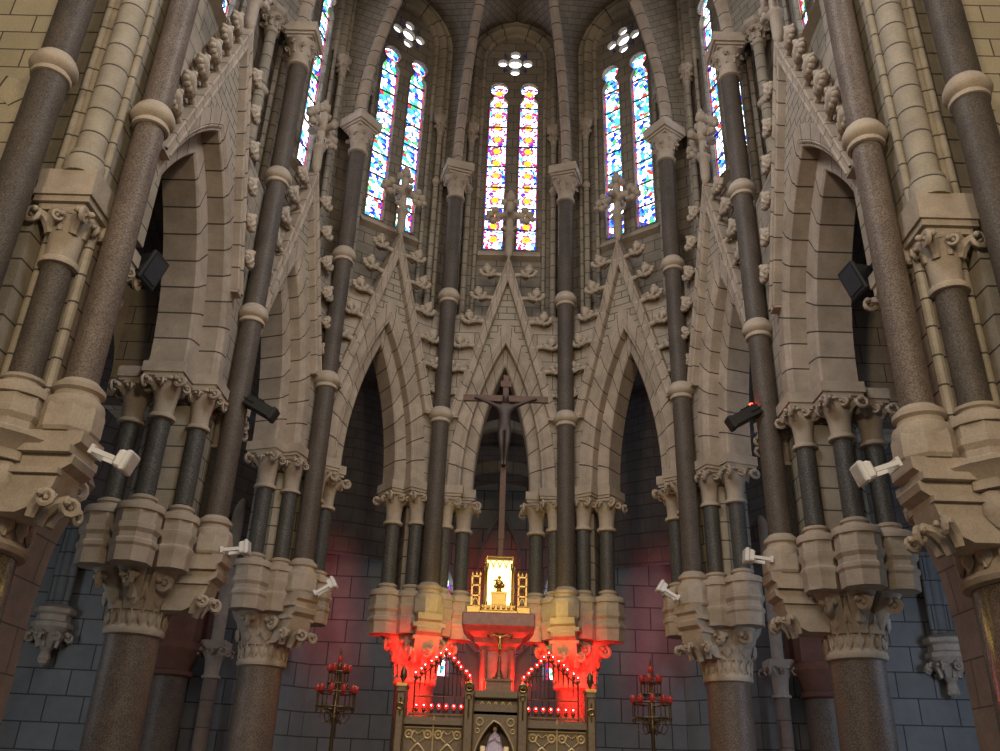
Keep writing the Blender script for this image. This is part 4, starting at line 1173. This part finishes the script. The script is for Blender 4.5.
add('gilt_group', mb.mesh('gilt_group', M['gold'], 60), tb, None, 'small gilt figure group')
for q in (-1, 1):
    mb = MB()
    x = q*.365
    for dx in (-.06, .06): mb.box(x+dx-.012, x+dx+.012, -.06, -.03, .13, .62)
    for z in (.14, .30, .46, .60): mb.box(x-.07, x+.07, -.06, -.03, z-.01, z+.012)
    for z in (.38, .53): mb.ring((x, -.045, z), .04, .011, (0, 1, 0), 12, 5)
    hh, _ = arc_pts(.045, .17, .27, 0, 6); mb.tube([(x-s, -.045, z) for s, z in hh]+[(x+s, -.045, z) for s, z in reversed(hh[:-1])], .009, 5)
    for dx in (-.06, 0, .06): mb.lathe([(.014, .62), (.018, .64), (.004, .68)], x+dx, -.045, 6)
    add('side_grille', mb.mesh('side_grille', M['gold'], 30), tb)

# votive lamps: racks and single lamps
LAMP = {}
mb = MB(); mb.lathe([(.010, 0), (.012, .02), (.03, .04), (.024, .07), (.008, .085)], segs=10); ME_LC = mb.mesh('cup', M['bronze'])
mb = MB(); mb.lathe([(.018, .07), (.027, .085), (.029, .105), (.022, .125), (.008, .135)], segs=10); ME_LG = mb.mesh('bulb', M['red'])
mb = MB(); mb.ball((0, -.022, .105), .0125, (1, .9, 1), 1); ME_LF = mb.mesh('flame', M['redcore'])
def lamp(x, y, z, label):
    p = thing('votive_lamp', label, 'lamp', T(x, y, z), 'red votive lamps')
    add('cup', ME_LC, p); add('bulb', ME_LG, p, None, 'glowing red bulb'); add('flame', ME_LF, p)
for sg, side in ((-1, 'left'), (1, 'right')):
    y = AY+.14
    xs = [sg*(.47+.108*i)+AX for i in range(7)]
    if sg < 0: xs = [x-.03 for x in xs]
    else: xs = [x+.0 for x in xs]
    rk = thing('lamp_rack', 'triangular metal rack of red lamps on the %s of the altar' % side, 'lamp rack', T(AX, y, 2.60), 'red lamp racks')
    mb = MB(); a, b = sorted((sg*.43, sg*1.25))
    mb.box(a, b, -.03, .03, .035, .06); mb.box(a, b, -.03, .03, 0, .012)
    for q in range(4): mb.box(a+(b-a)*q/3-.01, a+(b-a)*q/3+.01, -.02, .02, 0, .05)
    add('rail', mb.mesh('rail', M['bronze'], 0), rk)
    ax, az = sg*.765, .86; il, iz = sg*.40, .50; ol, oz = sg*1.20, .52
    mb = MB(); o = .10
    mb.tube([(il, o, iz), (ax, o, az), (ol, o, oz)], .012, 6)
    for f in range(6): 
        pz = (ol+(ax-ol)*f/6, o, oz+(az-oz)*f/6); mb.tube([pz, (pz[0], o, pz[2]-.20-.02*(f % 2))], [.018, .006], 6)
        pz = (il+(ax-il)*f/6, o, iz+(az-iz)*f/6); mb.tube([pz, (pz[0], o, .3)], [.012, .008], 6)
    mb.tube([(il, o, .30), (ol, o, .30)], .01, 6)
    for x in (il, ax, ol): mb.tube([(x, o, -.0), (x, o, .55 if x != ax else .86)], .012, 6)
    add('triangle_frame', mb.mesh('triangle_frame', M['bronze'], 40), rk)
    for i, x in enumerate(xs):
        lamp(x, y, 2.66, 'red votive lamp in the low row %s of the niche, %s counting outwards' % (side, WORDS[i+1]))
    n = 7
    for i in range(n):
        f = i/(n-1) if n > 1 else 0
        jit = .012*math.sin(i*2.3)
        if i < n-1:
            xx, zz = il+(ax-il)*f+jit, iz+(az-iz)*f
            lamp(AX+xx, y+.1, 2.60+zz, 'red votive lamp on the inner slope of the %s triangle rack, %s from the bottom' % (side, WORDS[i+1]))
            xx, zz = ol+(ax-ol)*f+jit, oz+(az-oz)*f
            lamp(AX+xx, y+.1, 2.60+zz, 'red votive lamp on the outer slope of the %s triangle rack, %s from the bottom' % (side, WORDS[i+1]))
        else:
            lamp(AX+ax, y+.1, 2.60+az, 'red votive lamp at the peak of the %s triangle rack' % side)

# candelabra
def candelabrum(x, side, dz):
    p = thing('candelabrum', 'standing wrought candelabrum with ruby glass cups on the %s of the altar' % side, 'candelabrum', T(x, 13.0, 0))
    mb = MB()
    mb.lathe([(.28, 0), (.28, .04), (.1, .10), (.05, .2), (.03, .3), (.026, 2.45), (.05, 2.5), (.06, 2.56), (.03, 2.62), (.028, 3.2), (.04, 3.23), (.015, 3.28)], segs=12)
    for q in range(6):
        a = q*PI/3; d = Vector((math.cos(a), math.sin(a), 0))
        mb.tube([Vector((0, 0, 2.52))+d*.03, Vector((0, 0, 2.46))+d*.16, Vector((0, 0, 2.55))+d*.22, Vector((0, 0, 2.60))+d*.16, Vector((0, 0, 2.56))+d*.13], .008, 5)
        mb.tube([Vector((0, 0, 2.60))+d*.03, Vector((0, 0, 2.66))+d*.26], .010, 5)
    add('stem', mb.mesh('stem', M['bronze'], 50), p)
    for rr, z0, z1, n in ((.27, 2.66, 2.86, 10), (.14, 2.98, 3.14, 6)):
        mb = MB()
        mb.ring((0, 0, z0), rr, .012, (0, 0, 1), 24, 6); mb.ring((0, 0, z1), rr, .012, (0, 0, 1), 24, 6)
        for q in range(n):
            a = q*2*PI/n; mb.tube([(rr*math.cos(a), rr*math.sin(a), z0-.06), (rr*math.cos(a), rr*math.sin(a), z1)], .012, 6)
            mb.tube([(0, 0, z0+.02), (rr*math.cos(a), rr*math.sin(a), z0)], .007, 5)
        t = add('tier_ring', mb.mesh('tier_ring', M['bronze'], 50), p)
        for q in range(n):
            a = q*2*PI/n+.2
            mb = MB(); mb.lathe([(.012, 0), (.03, .015), (.038, .05), (.036, .085), (.028, .10)], rr*math.cos(a), rr*math.sin(a), 10)
            c = add('glass_cup', mb.mesh('glass_cup', M['redcup']), t, T(0, 0, z1), 'ruby glass cup')
    mb = MB(); mb.lathe([(.012, 3.27), (.034, 3.29), (.04, 3.33), (.03, 3.37)], segs=10); add('glass_cup', mb.mesh('glass_cup', M['redcup']), p, None, 'ruby glass cup')
    mb = MB(); mb.lathe([(.012, 3.37), (.02, 3.42), (.006, 3.48)], segs=8); add('tip', mb.mesh('tip', M['bronze']), p)
candelabrum(-2.19, 'left', 0); candelabrum(2.27, 'right', .08)
# haunch of the aisle arch behind the outermost columns
for sx, sd in ((-1, 'left'), (1, 'right')):
    mb = MB(); pol = [(9.5, 0), (5.50, 0), (5.50, 3.6), (5.42, 4.35), (5.24, 4.95), (5.08, 5.2), (5.2, 5.45), (5.7, 5.8), (9.5, 5.8)]
    mb.prism([(sx*(x+.36), 10.5, z) for x, z in pol], (0, .7, 0))
    thing('aisle_arch', 'plain brown arch haunch close behind the outermost %s column' % sd, 'arch', None, 'aisle arches', mb.mesh('aisle_arch', M['aisle'], 30))
# small hanging brass lamps in the ambulatory
for sx, sd in ((-1, 'left'), (1, 'right')):
    x, y, z = sx*5.45, 16.4, 5.35 if sx < 0 else 5.5
    p = thing('brass_lamp', 'tiny brass lamp hanging in shadow beside the nearest full %s column' % sd, 'lamp', T(x, y, z), 'hanging brass lamps')
    mb = MB(); mb.lathe([(.01, -.10), (.04, -.06), (.08, 0), (.085, .05), (.05, .08), (.06, .12)], segs=12); add('bowl', mb.mesh('bowl', M['gold']), p)
    mb = MB()
    for q in range(3): mb.tube([(.08*math.cos(q*2.09), .08*math.sin(q*2.09), .06), (0, 0, .5)], .004, 4)
    mb.tube([(0, 0, .5), (0, 0, 6.0)], .004, 4); add('chain', mb.mesh('chain', M['dark']), p)

# ------------------------------------------------------------------ lights
def area(name, loc, target, size, power, col, sy=None):
    d = bpy.data.lights.new(name, 'AREA'); d.energy = power; d.color = col; d.size = size
    if sy: d.shape = 'RECTANGLE'; d.size_y = sy
    o = bpy.data.objects.new(name, d); sc.collection.objects.link(o)
    o.location = loc; o.rotation_euler = (Vector(target)-Vector(loc)).to_track_quat('-Z', 'Y').to_euler()
    return o
def point(name, loc, power, col, r=.05):
    d = bpy.data.lights.new(name, 'POINT'); d.energy = power; d.color = col; d.shadow_soft_size = r
    o = bpy.data.objects.new(name, d); sc.collection.objects.link(o); o.location = loc; return o
area('nave_daylight', (0, -13, 13), (0, 14, 8), 12, 820, (1, .84, .70), 10)
area('left_nave_lamp', (3.5, -3, 9), (-6.5, 8, 10), 1.5, 420, (1, .82, .50))
area('right_nave_lamp', (-3.5, -3, 9), (6.5, 8, 9), 1.5, 470, (1, .82, .55))
area('aisle_daylight_left', (-10.4, 12, 4), (-10.0, 20, 2.5), 2.0, 165, (.80, .90, .98))
area('aisle_daylight_right', (10.4, 12, 4), (10.0, 20, 2.5), 2.0, 300, (.62, .78, 1))
area('chapel_daylight_left', (-3.4, 19.6, 6.3), (-5.3, 21.6, 2.4), 1.2, 16, (.8, .85, 1))
area('chapel_daylight_right', (3.4, 19.6, 6.3), (5.3, 21.6, 2.4), 1.2, 16, (.8, .85, 1))
for sx in (-1, 1):
    area('choir_window_daylight', (sx*4.4, 4.5, 17.5), (-sx*4.6, 12.0, 10.5), 3.0, 240, (.93, .95, .97), 6.0).data.spread = 1.5
    area('red_uplight', (AX+sx*1.35, 16.5, 2.7), (sx*1.55, 18.2, 3.75), .4, 40, (1, .004, .002)).data.spread = 1.05
    area('red_uplight_rear', (AX+sx*.85, 15.6, 2.6), (sx*1.2, 17.8, 3.4), .3, 10, (1, .004, .002)).data.spread = .9
    point('red_ambulatory_lamp', (sx*6.6, 18.4, 5.0), .9, (1, .08, .05), .3)
    point('tabernacle_glow', (AX+sx*.80, 17.0, 4.85), 20, (1, .66, .10), .1)
point('red_pedestal_lamp', (AX-.34, AY+.24, 3.12), 22, (1, .03, .02), .06)
point('red_pedestal_lamp', (AX+.36, AY+.24, 3.12), 22, (1, .03, .02), .06)

w = bpy.data.worlds.new('World'); sc.world = w; w.use_nodes = True
bg = w.node_tree.nodes['Background']; bg.inputs[0].default_value = (.92, .88, .80, 1); bg.inputs[1].default_value = .06

# ------------------------------------------------------------------ camera
F = 864.4993; yaw, pitch, roll = -.0142942, .4540357, .0361644
f = Vector((math.sin(yaw)*math.cos(pitch), math.cos(yaw)*math.cos(pitch), math.sin(pitch)))
r = Vector((math.cos(yaw), -math.sin(yaw), 0)); u = r.cross(f)
rr, uu = r*math.cos(roll)+u*math.sin(roll), -r*math.sin(roll)+u*math.cos(roll)
cd = bpy.data.cameras.new('camera'); cam = bpy.data.objects.new('camera', cd); sc.collection.objects.link(cam)
cd.sensor_width = 36; cd.lens = 36*F/1000; cd.clip_end = 200
cam.matrix_world = Matrix(((rr.x, uu.x, -f.x, .1482), (rr.y, uu.y, -f.y, 0), (rr.z, uu.z, -f.z, 1.6), (0, 0, 0, 1)))
sc.camera = cam
sc.view_settings.view_transform = 'Standard'; sc.view_settings.look = 'None'
sc.view_settings.gamma = 1; sc.view_settings.exposure = 0.0; sc.view_settings.use_curve_mapping = False
